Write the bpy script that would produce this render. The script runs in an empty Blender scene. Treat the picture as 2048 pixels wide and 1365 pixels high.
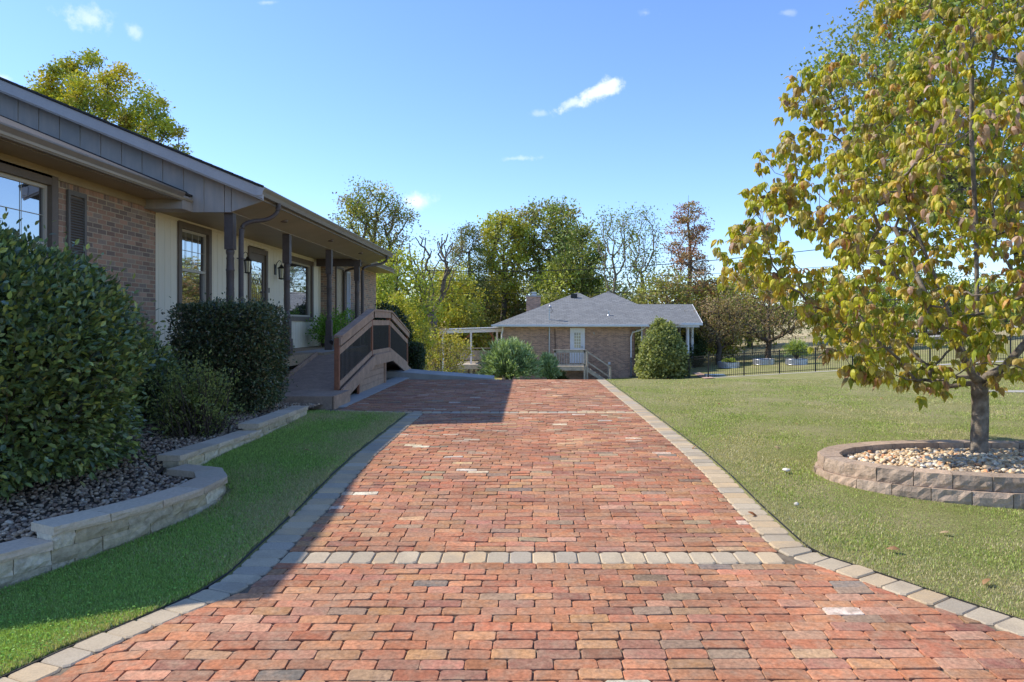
import bpy, math, random
import numpy as np
from mathutils import Vector, Matrix

random.seed(7)
rng = np.random.default_rng(7)
S = bpy.context.scene
COL = S.collection
R = math.radians

# ---------------------------------------------------------------- camera, sky, sun
F = 1480.0 / 2048.0
cd = bpy.data.cameras.new("camera")
cam = bpy.data.objects.new("camera", cd)
COL.objects.link(cam)
cam.location = (0, 0, 1.6)
cam.rotation_euler = (R(90), 0, 0)
cd.sensor_width = 36
cd.lens = 36 * F
cd.shift_x = -33 / 2048
cd.shift_y = -35.5 / 2048
cd.clip_start = 0.05
cd.clip_end = 6000
S.camera = cam

SUN = Vector((-1.05, 0.235, 1.0)).normalized()      # towards the sun
w = bpy.data.worlds.new("World")
S.world = w
w.use_nodes = True
nt = w.node_tree
nt.nodes.clear()
N, L = nt.nodes, nt.links
out = N.new("ShaderNodeOutputWorld")
bg = N.new("ShaderNodeBackground")
sky = N.new("ShaderNodeTexSky")
sky.sky_type = 'NISHITA'
sky.sun_disc = False
sky.sun_elevation = math.asin(SUN.z)
sky.sun_rotation = math.atan2(SUN.x, SUN.y)
sky.air_density = 1.0
sky.dust_density = 0.12
sky.ozone_density = 2.6
sky.altitude = 200
bg.inputs[1].default_value = 0.15
L.new(bg.outputs[0], out.inputs[0])


def wmath(op, a, b=None, c=None):
    n = N.new("ShaderNodeMath")
    n.operation = op
    for i, v in enumerate((a, b, c)):
        if v is None:
            continue
        if isinstance(v, (int, float)):
            n.inputs[i].default_value = v
        else:
            L.new(v, n.inputs[i])
    return n.outputs[0]


# small fair-weather clouds, laid out by direction in the sky
tc = N.new("ShaderNodeTexCoord")
sep = N.new("ShaderNodeSeparateXYZ")
L.new(tc.outputs["Generated"], sep.inputs[0])
yy = wmath('MAXIMUM', sep.outputs[1], 0.05)
u = wmath('DIVIDE', sep.outputs[0], yy)
v = wmath('DIVIDE', sep.outputs[2], yy)
front = wmath('GREATER_THAN', sep.outputs[1], 0.05)
noi = N.new("ShaderNodeTexNoise")
noi.inputs["Scale"].default_value = 22
noi.inputs["Detail"].default_value = 7
noi.inputs["Roughness"].default_value = 0.62
L.new(tc.outputs["Generated"], noi.inputs["Vector"])
nz = wmath('SUBTRACT', noi.outputs[0], 0.5)
total = None
for (px, py, a, b, ang, den, wob) in [
        (1190, 186, 84, 16, 24, .72, 3.6), (833, 404, 42, 24, 5, .75, 2.0), (1150, 205, 36, 14, 20, .55, 3),
        (190, 38, 62, 30, -8, .42, 3.2), (262, 58, 24, 24, 0, .36, 3), (1030, 318, 34, 7, 3, .35, 3.4),
        (1075, 228, 20, 9, 0, .25, 3), (5, 160, 24, 18, 0, .5, 2.5), (1582, 380, 20, 9, 0, .6, 2), (1290, 26, 22, 12, 0, .25, 3),
        (535, 5, 30, 7, 0, .3, 3), (1575, 25, 22, 8, 0, .2, 3), (2600, 260, 150, 50, 12, .8, 2.4), (-700, 250, 160, 50, 8, .8, 2.4)]:
    cu, cv = (px - 1057) / 1480, (647 - py) / 1480
    ca, sa = math.cos(R(ang)), math.sin(R(ang))
    du = wmath('SUBTRACT', u, cu)
    dv = wmath('SUBTRACT', v, cv)
    e = wmath('MULTIPLY', wmath('ADD', wmath('MULTIPLY', du, ca), wmath('MULTIPLY', dv, sa)), 1480 / a)
    g = wmath('MULTIPLY', wmath('SUBTRACT', wmath('MULTIPLY', dv, ca), wmath('MULTIPLY', du, sa)), 1480 / b)
    r2 = wmath('SQRT', wmath('ADD', wmath('MULTIPLY', e, e), wmath('MULTIPLY', g, g)))
    m = wmath('SUBTRACT', 1.0, wmath('ADD', r2, wmath('MULTIPLY', nz, wob * 1.4)))
    ms = N.new("ShaderNodeMapRange")
    ms.interpolation_type = 'SMOOTHSTEP'
    L.new(m, ms.inputs[0])
    ms.inputs[1].default_value = -0.15
    ms.inputs[2].default_value = 0.85
    ms.inputs[4].default_value = den
    total = ms.outputs[0] if total is None else wmath('MAXIMUM', total, ms.outputs[0])
total = wmath('MULTIPLY', wmath('MINIMUM', total, 0.95), front)
mixc = N.new("ShaderNodeMix")
mixc.data_type = 'RGBA'
L.new(total, mixc.inputs[0])
tn = N.new("ShaderNodeMix")
tn.data_type = 'RGBA'
tn.blend_type = 'MULTIPLY'
tn.inputs[0].default_value = 1
L.new(sky.outputs[0], tn.inputs[6])
tn.inputs[7].default_value = (.65, .745, .955, 1)
L.new(tn.outputs[2], mixc.inputs[6])
mixc.inputs[7].default_value = (4.6, 4.8, 5.2, 1)
L.new(mixc.outputs[2], bg.inputs[0])

sl = bpy.data.lights.new("sun", 'SUN')
sl.energy = 3.4
sl.angle = R(0.53)
sl.color = (1.0, 0.92, 0.80)
so = bpy.data.objects.new("sun", sl)
COL.objects.link(so)
so.rotation_euler = (-SUN).to_track_quat('-Z', 'Y').to_euler()
so.location = (-30, 10, 30)

S.view_settings.view_transform = 'Standard'
S.view_settings.look = 'None'
S.view_settings.gamma = 1
S.view_settings.exposure = 0.92
S.view_settings.use_curve_mapping = False
S.cycles.max_bounces = 8
S.cycles.diffuse_bounces = 4
S.cycles.transmission_bounces = 4
S.cycles.use_denoising = True

# ---------------------------------------------------------------- helpers


def tag(o, label=None, cat=None, group=None, kind=None):
    if label: o['label'] = label
    if cat: o['category'] = cat
    if group: o['group'] = group
    if kind: o['kind'] = kind
    return o


def thing(name, label, cat, loc=(0, 0, 0), group=None, kind=None, rz=0):
    o = bpy.data.objects.new(name, None)
    o.empty_display_size = 0.2
    COL.objects.link(o)
    o.location = loc
    o.rotation_euler = (0, 0, rz)
    return tag(o, label, cat, group, kind)


def npmesh(name, V, Fs, tint=None, smooth=False):
    """V (n,3); Fs list of (m,k) int arrays; tint (faces,3)"""
    V = np.asarray(V, dtype=np.float32)
    Fs = [np.asarray(f, dtype=np.int32) for f in Fs if len(f)]
    me = bpy.data.meshes.new(name)
    me.vertices.add(len(V))
    me.vertices.foreach_set("co", V.ravel())
    loops = np.concatenate([f.ravel() for f in Fs])
    tot = np.concatenate([np.full(len(f), f.shape[1], dtype=np.int32) for f in Fs])
    start = np.concatenate([[0], np.cumsum(tot)[:-1]]).astype(np.int32)
    me.loops.add(len(loops))
    me.loops.foreach_set("vertex_index", loops)
    me.polygons.add(len(tot))
    me.polygons.foreach_set("loop_start", start)
    me.polygons.foreach_set("loop_total", tot)
    me.polygons.foreach_set("use_smooth", np.full(len(tot), bool(smooth)))
    me.update(calc_edges=True)
    if tint is not None:
        at = me.attributes.new("tint", 'FLOAT_COLOR', 'FACE')
        t = np.ones((len(tot), 4), dtype=np.float32)
        t[:, :3] = tint
        at.data.foreach_set("color", t.ravel())
    return me


def link(name, me, m=None, parent=None, loc=None, label=None):
    o = bpy.data.objects.new(name, me)
    COL.objects.link(o)
    if m is not None and not me.materials:
        me.materials.append(m)
    if parent is not None:
        o.parent = parent
    if loc is not None:
        o.location = loc
    if label:
        o['label'] = label
    return o


def worldpos(o):
    p = Vector((0, 0, 0))
    while o is not None:
        p += Vector(o.location)
        o = o.parent
    return p


class MB:
    """collects shapes given in world coordinates, links them as one mesh object"""
    def __init__(s):
        s.v, s.f, s.sm = [], [], []

    def add(s, vs, fs, smooth=False):
        b = len(s.v)
        s.v += [tuple(p) for p in vs]
        s.f += [tuple(b + i for i in f) for f in fs]
        s.sm += [smooth] * len(fs)
        return s

    def box(s, x0, x1, y0, y1, z0, z1):
        return s.add([(x0, y0, z0), (x1, y0, z0), (x1, y1, z0), (x0, y1, z0), (x0, y0, z1), (x1, y0, z1), (x1, y1, z1), (x0, y1, z1)],
                     [(0, 3, 2, 1), (4, 5, 6, 7), (0, 1, 5, 4), (1, 2, 6, 5), (2, 3, 7, 6), (3, 0, 4, 7)])

    def prism(s, poly, axis, a, b):
        """poly: list of 2-tuples in the plane of the other two axes, in order"""
        n = len(poly)

        def P(q, t):
            if axis == 'y': return (q[0], t, q[1])
            if axis == 'x': return (t, q[0], q[1])
            return (q[0], q[1], t)
        vs = [P(q, a) for q in poly] + [P(q, b) for q in poly]
        fs = [tuple(range(n)), tuple(range(2 * n - 1, n - 1, -1))] + [(i, n + i, n + (i + 1) % n, (i + 1) % n) for i in range(n)]
        return s.add(vs, fs)

    def bar(s, p, q, wx, wz, up=(0, 0, 1)):
        p, q = Vector(p), Vector(q)
        d = (q - p).normalized()
        side = d.cross(Vector(up)).normalized()
        u2 = side.cross(d).normalized()
        vs = []
        for c in (p, q):
            for a, b in ((-1, -1), (1, -1), (1, 1), (-1, 1)):
                vs.append(c + side * a * wx / 2 + u2 * b * wz / 2)
        return s.add(vs, [(0, 3, 2, 1), (4, 5, 6, 7), (0, 1, 5, 4), (1, 2, 6, 5), (2, 3, 7, 6), (3, 0, 4, 7)])

    def tube(s, pts, rad, n=8, cap=True, flat=1.0):
        pts = [Vector(p) for p in pts]
        if not hasattr(rad, '__len__'): rad = [rad] * len(pts)
        rings = []
        ref = Vector((0, 0, 1))
        for i, p in enumerate(pts):
            d = (pts[min(i + 1, len(pts) - 1)] - pts[max(i - 1, 0)]).normalized()
            r = ref if abs(d.dot(ref)) < 0.95 else Vector((0, 1, 0))
            a = d.cross(r).normalized()
            b = a.cross(d).normalized()
            rings.append([p + (a * math.cos(t) * rad[i] + b * math.sin(t) * rad[i] * flat) for t in [2 * math.pi * k / n for k in range(n)]])
        vs = [q for r in rings for q in r]
        fs = []
        for i in range(len(pts) - 1):
            for k in range(n):
                fs.append((i * n + k, i * n + (k + 1) % n, (i + 1) * n + (k + 1) % n, (i + 1) * n + k))
        s.add(vs, fs, True)
        if cap:
            s.add(rings[0], [tuple(range(n - 1, -1, -1))]); s.add(rings[-1], [tuple(range(n))])
        return s

    def lathe(s, c, prof, n=16):
        """prof: (r, z) list around vertical axis at c=(x, y)"""
        vs = [(c[0] + r * math.cos(2 * math.pi * k / n), c[1] + r * math.sin(2 * math.pi * k / n), z) for r, z in prof for k in range(n)]
        fs = [(i * n + k, i * n + (k + 1) % n, (i + 1) * n + (k + 1) % n, (i + 1) * n + k) for i in range(len(prof) - 1) for k in range(n)]
        s.add(vs, fs, True)
        return s

    def build(s, name, m, parent=None, bevel=0, label=None, tint=None, kind=None):
        org = worldpos(parent) if parent is not None else Vector((0, 0, 0))
        me = bpy.data.meshes.new(name)
        me.from_pydata([tuple(Vector(p) - org) for p in s.v], [], s.f)
        me.polygons.foreach_set("use_smooth", s.sm)
        me.update()
        if tint is not None:
            at = me.attributes.new("tint", 'FLOAT_COLOR', 'FACE')
            at.data.foreach_set("color", np.tile(np.array(list(tint) + [1], dtype=np.float32), len(s.f)))
        o = link(name, me, m, parent, label=label)
        if bevel:
            bv = o.modifiers.new("bevel", 'BEVEL')
            bv.width = bevel; bv.segments = 1; bv.limit_method = 'ANGLE'
        if kind: o['kind'] = kind
        return o


def mix_in(nt, fac, a, b, blend='MIX'):
    n = nt.nodes.new("ShaderNodeMix")
    n.data_type = 'RGBA'
    n.blend_type = blend
    for i, v in ((0, fac), (6, a), (7, b)):
        if isinstance(v, (int, float)): n.inputs[i].default_value = v
        elif isinstance(v, tuple): n.inputs[i].default_value = v if len(v) == 4 else (*v, 1)
        else: nt.links.new(v, n.inputs[i])
    return n.outputs[2]


def noise(nt, vec, scale, detail=4, rough=.55, stretch=None):
    if stretch:
        mp = nt.nodes.new("ShaderNodeMapping")
        mp.inputs["Scale"].default_value = stretch
        nt.links.new(vec, mp.inputs[0]); vec = mp.outputs[0]
    n = nt.nodes.new("ShaderNodeTexNoise")
    n.inputs["Scale"].default_value = scale
    n.inputs["Detail"].default_value = detail
    n.inputs["Roughness"].default_value = rough
    nt.links.new(vec, n.inputs["Vector"])
    return n.outputs[0]


def ramp(nt, val, a, b):
    n = nt.nodes.new("ShaderNodeMapRange")
    n.inputs[1].default_value = a; n.inputs[2].default_value = b
    nt.links.new(val, n.inputs[0])
    return n.outputs[0]


def mat(name, col=(.5, .5, .5), col2=None, scale=3, rough=.75, bump=0., bscale=60, spec=.35, metal=0, tint=False, vary=.0, vscale=40,
        stretch=None, lo=.35, hi=.65, transl=0, third=None, tscale=.8, coat=0, dirt=0):
    m = bpy.data.materials.new(name)
    m.use_nodes = True
    nt = m.node_tree
    bs = nt.nodes["Principled BSDF"]
    geo = nt.nodes.new("ShaderNodeNewGeometry")
    pos = geo.outputs["Position"]
    if tint:
        at = nt.nodes.new("ShaderNodeAttribute")
        at.attribute_name = "tint"
        c = at.outputs["Color"]
        if col2 is not None:
            c = mix_in(nt, ramp(nt, noise(nt, pos, scale, 5, .6, stretch), lo, hi), c, col2)
    else:
        c = (*col, 1)
        if col2 is not None:
            c = mix_in(nt, ramp(nt, noise(nt, pos, scale, 5, .6, stretch), lo, hi), c, col2)
        if third is not None:
            c = mix_in(nt, ramp(nt, noise(nt, pos, tscale, 3, .55), .5, .7), c, third)
    if vary:
        f = noise(nt, pos, vscale, 6, .65, stretch)
        mr = nt.nodes.new("ShaderNodeMapRange")
        nt.links.new(f, mr.inputs[0])
        mr.inputs[1].default_value = .25; mr.inputs[2].default_value = .75
        mr.inputs[3].default_value = 1 - vary; mr.inputs[4].default_value = 1 + vary
        comb = nt.nodes.new("ShaderNodeCombineColor")
        for k in range(3): nt.links.new(mr.outputs[0], comb.inputs[k])
        c = mix_in(nt, 1.0, c, comb.outputs[0], 'MULTIPLY')
    if dirt:
        d1 = ramp(nt, noise(nt, pos, .9, 6, .65), .38, .62)
        c = mix_in(nt, 1.0, c, mix_in(nt, d1, (1 - dirt, 1 - dirt, 1 - dirt * .95, 1), (1 + dirt * .3, 1 + dirt * .32, 1 + dirt * .38, 1)), 'MULTIPLY')
    if isinstance(c, tuple): bs.inputs["Base Color"].default_value = c
    else: nt.links.new(c, bs.inputs["Base Color"])
    bs.inputs["Roughness"].default_value = rough
    bs.inputs["Specular IOR Level"].default_value = spec
    bs.inputs["Metallic"].default_value = metal
    if coat: bs.inputs["Coat Weight"].default_value = coat
    if bump:
        b = nt.nodes.new("ShaderNodeBump")
        b.inputs["Strength"].default_value = 1
        b.inputs["Distance"].default_value = bump
        nt.links.new(noise(nt, pos, bscale, 6, .65, stretch), b.inputs["Height"])
        nt.links.new(b.outputs[0], bs.inputs["Normal"])
    if transl:
        tr = nt.nodes.new("ShaderNodeBsdfTranslucent")
        if isinstance(c, tuple): tr.inputs[0].default_value = c
        else: nt.links.new(mix_in(nt, 1.0, c, (1.25, 1.3, .6, 1), 'MULTIPLY'), tr.inputs[0])
        ms = nt.nodes.new("ShaderNodeMixShader")
        ms.inputs[0].default_value = transl
        nt.links.new(bs.outputs[0], ms.inputs[1]); nt.links.new(tr.outputs[0], ms.inputs[2])
        nt.links.new(ms.outputs[0], nt.nodes["Material Output"].inputs[0])
    return m


def glassmat(name, base=(.015, .018, .02), fac=.5, wav=.0006):
    m = bpy.data.materials.new(name)
    m.use_nodes = True
    nt = m.node_tree
    bs = nt.nodes["Principled BSDF"]
    bs.inputs["Base Color"].default_value = (*base, 1)
    bs.inputs["Roughness"].default_value = .08
    gl = nt.nodes.new("ShaderNodeBsdfGlossy")
    gl.inputs["Roughness"].default_value = .015
    gl.inputs["Color"].default_value = (.95, .97, 1, 1)
    geo = nt.nodes.new("ShaderNodeNewGeometry")
    b = nt.nodes.new("ShaderNodeBump")
    b.inputs["Distance"].default_value = wav
    nt.links.new(noise(nt, geo.outputs["Position"], 2.5, 2), b.inputs["Height"])
    nt.links.new(b.outputs[0], gl.inputs["Normal"])
    ms = nt.nodes.new("ShaderNodeMixShader")
    ms.inputs[0].default_value = fac
    nt.links.new(bs.outputs[0], ms.inputs[1]); nt.links.new(gl.outputs[0], ms.inputs[2])
    nt.links.new(ms.outputs[0], nt.nodes["Material Output"].inputs[0])
    return m


MT = {}
MT['paver_brick'] = mat("paver_brick", tint=True, rough=.9, bump=.004, bscale=75, vary=.42, vscale=42, col2=(.34, .225, .145), scale=13, lo=.42, hi=.8, spec=.2, dirt=.22)
MT['paver'] = mat("concrete_paver", tint=True, rough=.88, bump=.002, bscale=140, vary=.18, vscale=90, col2=(.33, .27, .19), scale=4, lo=.45, hi=.75)
MT['joint_sand'] = mat("joint_sand", (.12, .09, .06), (.2, .16, .11), scale=12, rough=.95, bump=.003, bscale=150)
MT['wall_brick'] = mat("wall_brick", tint=True, rough=.85, bump=.002, bscale=120, vary=.22, vscale=60)
MT['mortar'] = mat("mortar", (.50, .41, .29), (.42, .34, .24), scale=8, rough=.95, bump=.002, bscale=150)
MT['block'] = mat("split_block", tint=True, rough=.9, bump=.011, bscale=34, vary=.34, vscale=20, col2=(.15, .115, .08), scale=3.2, lo=.55, hi=.85)
MT['cap'] = mat("cap_stone", tint=True, rough=.9, bump=.003, bscale=90, vary=.18, vscale=45)
MT['siding'] = mat("cream_siding", (.84, .755, .59), (.80, .715, .56), scale=1.4, rough=.7, bump=.0012, bscale=30, stretch=(6, 6, 1))
MT['gable'] = mat("taupe_board", (.46, .40, .345), (.38, .345, .31), scale=2.2, rough=.6, bump=.0012, bscale=30, stretch=(6, 6, 1), third=(.34, .325, .30), tscale=1.5)
MT['trim'] = mat("dark_taupe_trim", (.17, .13, .10), (.145, .11, .085), scale=4, rough=.5, vary=.1)
MT['post'] = mat("dark_post_paint", (.12, .092, .08), (.095, .075, .066), scale=6, rough=.5, vary=.15, bump=.0006, bscale=60)
MT['gutter'] = mat("taupe_gutter", (.24, .195, .145), (.20, .165, .125), scale=3, rough=.42, spec=.5, vary=.08)
MT['rake'] = mat("grey_rake_board", (.50, .465, .44), (.45, .42, .40), scale=3, rough=.55, vary=.06)
MT['soffit'] = mat("soffit_paint", (.40, .31, .19), (.34, .265, .16), scale=1.5, rough=.5, vary=.06)
MT['white'] = mat("white_paint", (.78, .78, .77), (.7, .7, .7), scale=4, rough=.5)
MT['vinyl'] = mat("tan_vinyl_frame", (.52, .46, .37), None, rough=.4)
MT['shutter'] = mat("taupe_shutter", (.16, .14, .12), None, rough=.5)
MT['shutter_w'] = mat("pale_shutter", (.5, .52, .56), None, rough=.5)
MT['black'] = mat("black_metal", (.015, .015, .016), None, rough=.4, spec=.5)
MT['glass'] = glassmat("window_glass")
MT['lead_glass'] = glassmat("leaded_glass", (.05, .06, .06), .6, .004)
MT['lantern_glass'] = glassmat("lantern_glass", (.35, .36, .36), .25, .001)
MT['cedar'] = mat("stained_wood", (.47, .30, .20), (.35, .225, .15), scale=5, rough=.75, vary=.22, vscale=18, stretch=(1, 1, 1), bump=.0015, bscale=40)
MT['cedar_red'] = mat("red_stained_post", (.32, .13, .065), (.24, .10, .055), scale=6, rough=.7, vary=.2, vscale=20)
MT['deck'] = mat("deck_board", (.40, .29, .215), (.31, .23, .175), scale=6, rough=.72, vary=.25, vscale=22, bump=.0015, bscale=50)
MT['old_wood'] = mat("weathered_wood", (.56, .50, .42), (.40, .35, .29), scale=5, rough=.85, vary=.25, vscale=16)
MT['aggregate'] = mat("pebble_concrete", (.46, .33, .20), (.28, .20, .13), scale=60, rough=.85, bump=.006, bscale=90, vary=.35, vscale=110)
MT['concrete'] = mat("concrete", (.42, .40, .36), (.34, .32, .29), scale=2.5, rough=.9, bump=.001, bscale=90, vary=.1)
MT['shingle'] = mat("roof_shingle", (.045, .043, .045), (.07, .066, .065), scale=25, rough=.95, bump=.004, bscale=60)
MT['bark'] = mat("bark", (.13, .10, .075), (.07, .055, .042), scale=14, rough=.95, bump=.012, bscale=38, vary=.3, vscale=30)
MT['bark_pale'] = mat("pale_bark", (.27, .23, .18), (.12, .095, .07), scale=11, rough=.95, bump=.008, bscale=60, vary=.25, vscale=25)
MT['bark_far'] = mat("grey_bark", (.16, .135, .11), (.09, .075, .06), scale=3, rough=.95, vary=.2, vscale=8)
MT['leaf'] = mat("leaf", tint=True, rough=.5, spec=.4, transl=.42)
MT['leaf_shiny'] = mat("glossy_leaf", tint=True, rough=.30, spec=.6, transl=.18)
MT['leaf_far'] = mat("far_leaf", tint=True, rough=.6, spec=.25, transl=.25)
MT['grass'] = mat("grass_blade", tint=True, rough=.6, spec=.25, transl=.3)
MT['stone'] = mat("river_stone", tint=True, rough=.6, spec=.4, vary=.15, vscale=60)
MT['galv'] = mat("galvanised_metal", (.5, .52, .55), (.4, .42, .45), scale=6, rough=.35, metal=.7)
MT['soil'] = mat("bed_soil", (.05, .036, .025), (.09, .065, .045), scale=14, rough=.95, bump=.02, bscale=45)
MT['edging'] = mat("black_plastic_edging", (.02, .018, .016), None, rough=.6)
# ---------------------------------------------------------------- terrain
PY = [-400, -20, 2, 3.35, 4.8, 6, 7, 8, 11.4, 18.2, 22, 27, 34, 42, 47, 65, 80, 110, 170, 300, 900]
PZ = [-1.0, -.2, 0, .018, .055, .10, .165, .20, .214, .215, -.12, -.72, -1.38, -1.85, -2.0, -2.1, -1.8, -.8, 1.0, 2.0, 4.0]


def sstep(t): t = np.clip(t, 0, 1); return t * t * (3 - 2 * t)


def gz(X, Y):
    X = np.asarray(X, dtype=float); Y = np.asarray(Y, dtype=float)
    z = np.interp(Y, PY, PZ)
    z = z + .064 * np.clip(X - 4, 0, 45) * sstep((Y - 17) / 20) * (1 - .5 * sstep((Y - 70) / 80))
    lw = np.clip((-1.85 - X) / 1.4, 0, 1)
    z = z + lw * np.interp(Y, [2, 4.6, 6.4, 8, 10.6, 12], [-.12, -.12, -.085, 0, .07, 0]) * (X > -9)
    return z


def g(x, y): return float(gz(x, y))


XL = ([1.0, 2.5, 3.39, 3.65, 3.9, 4.14, 4.32, 4.6, 11.5], [-3.5, -2.72, -2.19, -2.06, -1.91, -1.76, -1.66, -1.62, -1.62])
XR = ([1.0, 2.5, 3.7, 3.9, 4.15, 4.41, 4.69, 4.94, 5.1, 18.5], [4.3, 3.3, 2.48, 2.37, 2.2, 2.04, 1.87, 1.70, 1.67, 1.67])
YEND = 18.25
YB = 11.51      # centre of the second band


def xl(y): return np.where(np.asarray(y) < YB, np.interp(y, *XL), -3.02)
def xr(y): return np.interp(y, *XR)


def on_pavement(X, Y, m=0.0):
    a = (X > xl(Y) - .235 - m) & (X < xr(Y) + .235 + m) & (Y < YEND + .15 + m) & (Y > 0.6)
    return a


gx = np.concatenate([-np.geomspace(2500, 12, 26), np.arange(-11.5, -4, .5), np.arange(-4, 7.0, .06), np.geomspace(7.2, 60, 40), np.geomspace(66, 2500, 22)])
gy = np.concatenate([-np.geomspace(2500, 1, 20), np.arange(-.5, 2.5, .25), np.arange(2.5, 20, .1), np.geomspace(20.3, 90, 60), np.geomspace(95, 4500, 34)])
GX, GY = np.meshgrid(gx, gy)
GZ = gz(GX, GY)
GZ = GZ - .12 * on_pavement(GX, GY, -.03) - .30 * ((GX < -3.6) & (GY > 3.5) & (GY < 24) & (GX > -15))
lump = (np.sin(GX * 2.1 + GY * 1.3) * np.sin(GY * 1.7 - GX * .6) + .6 * np.sin(GX * 5.3) * np.sin(GY * 4.1)) * .006
GZ = GZ + lump * (~on_pavement(GX, GY, .2))
nx, ny = len(gx), len(gy)
idx = np.arange(nx * ny).reshape(ny, nx)
Fq = np.stack([idx[:-1, :-1], idx[:-1, 1:], idx[1:, 1:], idx[1:, :-1]], -1).reshape(-1, 4)


def lawn_material():
    m = bpy.data.materials.new("mown_lawn")
    m.use_nodes = True
    nt = m.node_tree
    bs = nt.nodes["Principled BSDF"]
    geo = nt.nodes.new("ShaderNodeNewGeometry")
    pos = geo.outputs["Position"]
    sp = nt.nodes.new("ShaderNodeSeparateXYZ"); nt.links.new(pos, sp.inputs[0])
    a = noise(nt, pos, 1.1, 5, .6)
    b = noise(nt, pos, 9, 6, .7)
    c = mix_in(nt, ramp(nt, b, .3, .7), (.19, .21, .06), (.30, .29, .12))
    c = mix_in(nt, ramp(nt, a, .42, .68), c, (.34, .30, .16))
    fine = noise(nt, pos, 120, 3, .7)
    c = mix_in(nt, 1.0, c, mix_in(nt, ramp(nt, fine, .3, .7), (.55, .55, .5), (1.35, 1.35, 1.3)), 'MULTIPLY')
    far = ramp(nt, sp.outputs[1], 52, 75)
    d = mix_in(nt, ramp(nt, noise(nt, pos, .15, 5, .6), .35, .65), (.46, .37, .21), (.36, .32, .17))
    c = mix_in(nt, far, c, d)
    nt.links.new(c, bs.inputs["Base Color"])
    bs.inputs["Roughness"].default_value = .95
    bs.inputs["Specular IOR Level"].default_value = .1
    bm = nt.nodes.new("ShaderNodeBump"); bm.inputs["Distance"].default_value = .03
    nt.links.new(noise(nt, pos, 45, 6, .75), bm.inputs["Height"]); nt.links.new(bm.outputs[0], bs.inputs["Normal"])
    return m


MT['lawn'] = lawn_material()
ground = link("ground", npmesh("ground", np.stack([GX, GY, GZ], -1).reshape(-1, 3), [Fq], smooth=True), MT['lawn'])
tag(ground, "mown lawn falling away into a dry tan field", None, None, "structure")

# ---------------------------------------------------------------- brick driveway
drive = thing("driveway", "salmon brick driveway laid in running bond with tan paver bands", "driveway", (0, 10, 0), kind="structure")


def ngon_prisms(C, ztop, thick, bev, inset, tint):
    """C (n,k,2) corners ccw; ztop (n,k)"""
    n, k, _ = C.shape
    cen = C.mean(1, keepdims=True)
    d = cen - C
    ln = np.linalg.norm(d, axis=2, keepdims=True) + 1e-9
    Ti = C + d / ln * np.minimum(inset, ln * .4)
    bot = np.concatenate([C, (ztop - thick)[..., None]], -1)
    sh = np.concatenate([C, (ztop - bev)[..., None]], -1)
    top = np.concatenate([Ti, ztop[..., None]], -1)
    V = np.concatenate([bot, sh, top], 1)
    base = (np.arange(n) * 3 * k)[:, None]
    i = np.arange(k); j = (i + 1) % k
    q = np.concatenate([np.stack([i, j, k + j, k + i], -1), np.stack([k + i, k + j, 2 * k + j, 2 * k + i], -1)])
    Q = (base[:, :, None] + q[None]).reshape(-1, 4)
    Tp = base + (2 * k + i)[None]
    t = np.concatenate([np.repeat(tint, 2 * k, 0), tint])
    return V, [Q, Tp], t


def chamfer(C, f=.12):
    nxt = np.roll(C, -1, 1); prv = np.roll(C, 1, 1)

    def lim(v):
        l = np.linalg.norm(v, axis=2, keepdims=True) + 1e-9
        return v / l * np.minimum(f, .3 * l)
    a = C + lim(prv - C); b = C + lim(nxt - C)
    return np.stack([a, b], 2).reshape(C.shape[0], -1, 2)


def brick_tints(n, r=rng):
    pal = np.array([[.45, .185, .100], [.42, .160, .088], [.47, .205, .115], [.46, .225, .115], [.33, .145, .095], [.48, .29, .165], [.27, .18, .13], [.21, .165, .135], [.37, .255, .165], [.60, .46, .34], [.64, .54, .43], [.42, .19, .125], [.48, .24, .155]])
    pr = np.array([22, 18, 16, 12, 10, 2.2, 1.8, .7, 2.4, 1.3, .5, 8, 7.])
    t = pal[r.choice(len(pal), n, p=pr / pr.sum())] * np.array([1.0, 1.03, .96])
    return t * r.uniform(.8, 1.15, (n, 1)) * r.uniform(.94, 1.06, (n, 3))


def paver_tints(n, r=rng):
    pal = np.array([[.42, .36, .28], [.45, .38, .285], [.49, .39, .27], [.51, .385, .245], [.38, .335, .275]])
    return pal[r.choice(5, n)] * r.uniform(.88, 1.08, (n, 1)) * np.array([1, .97, .88])


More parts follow.
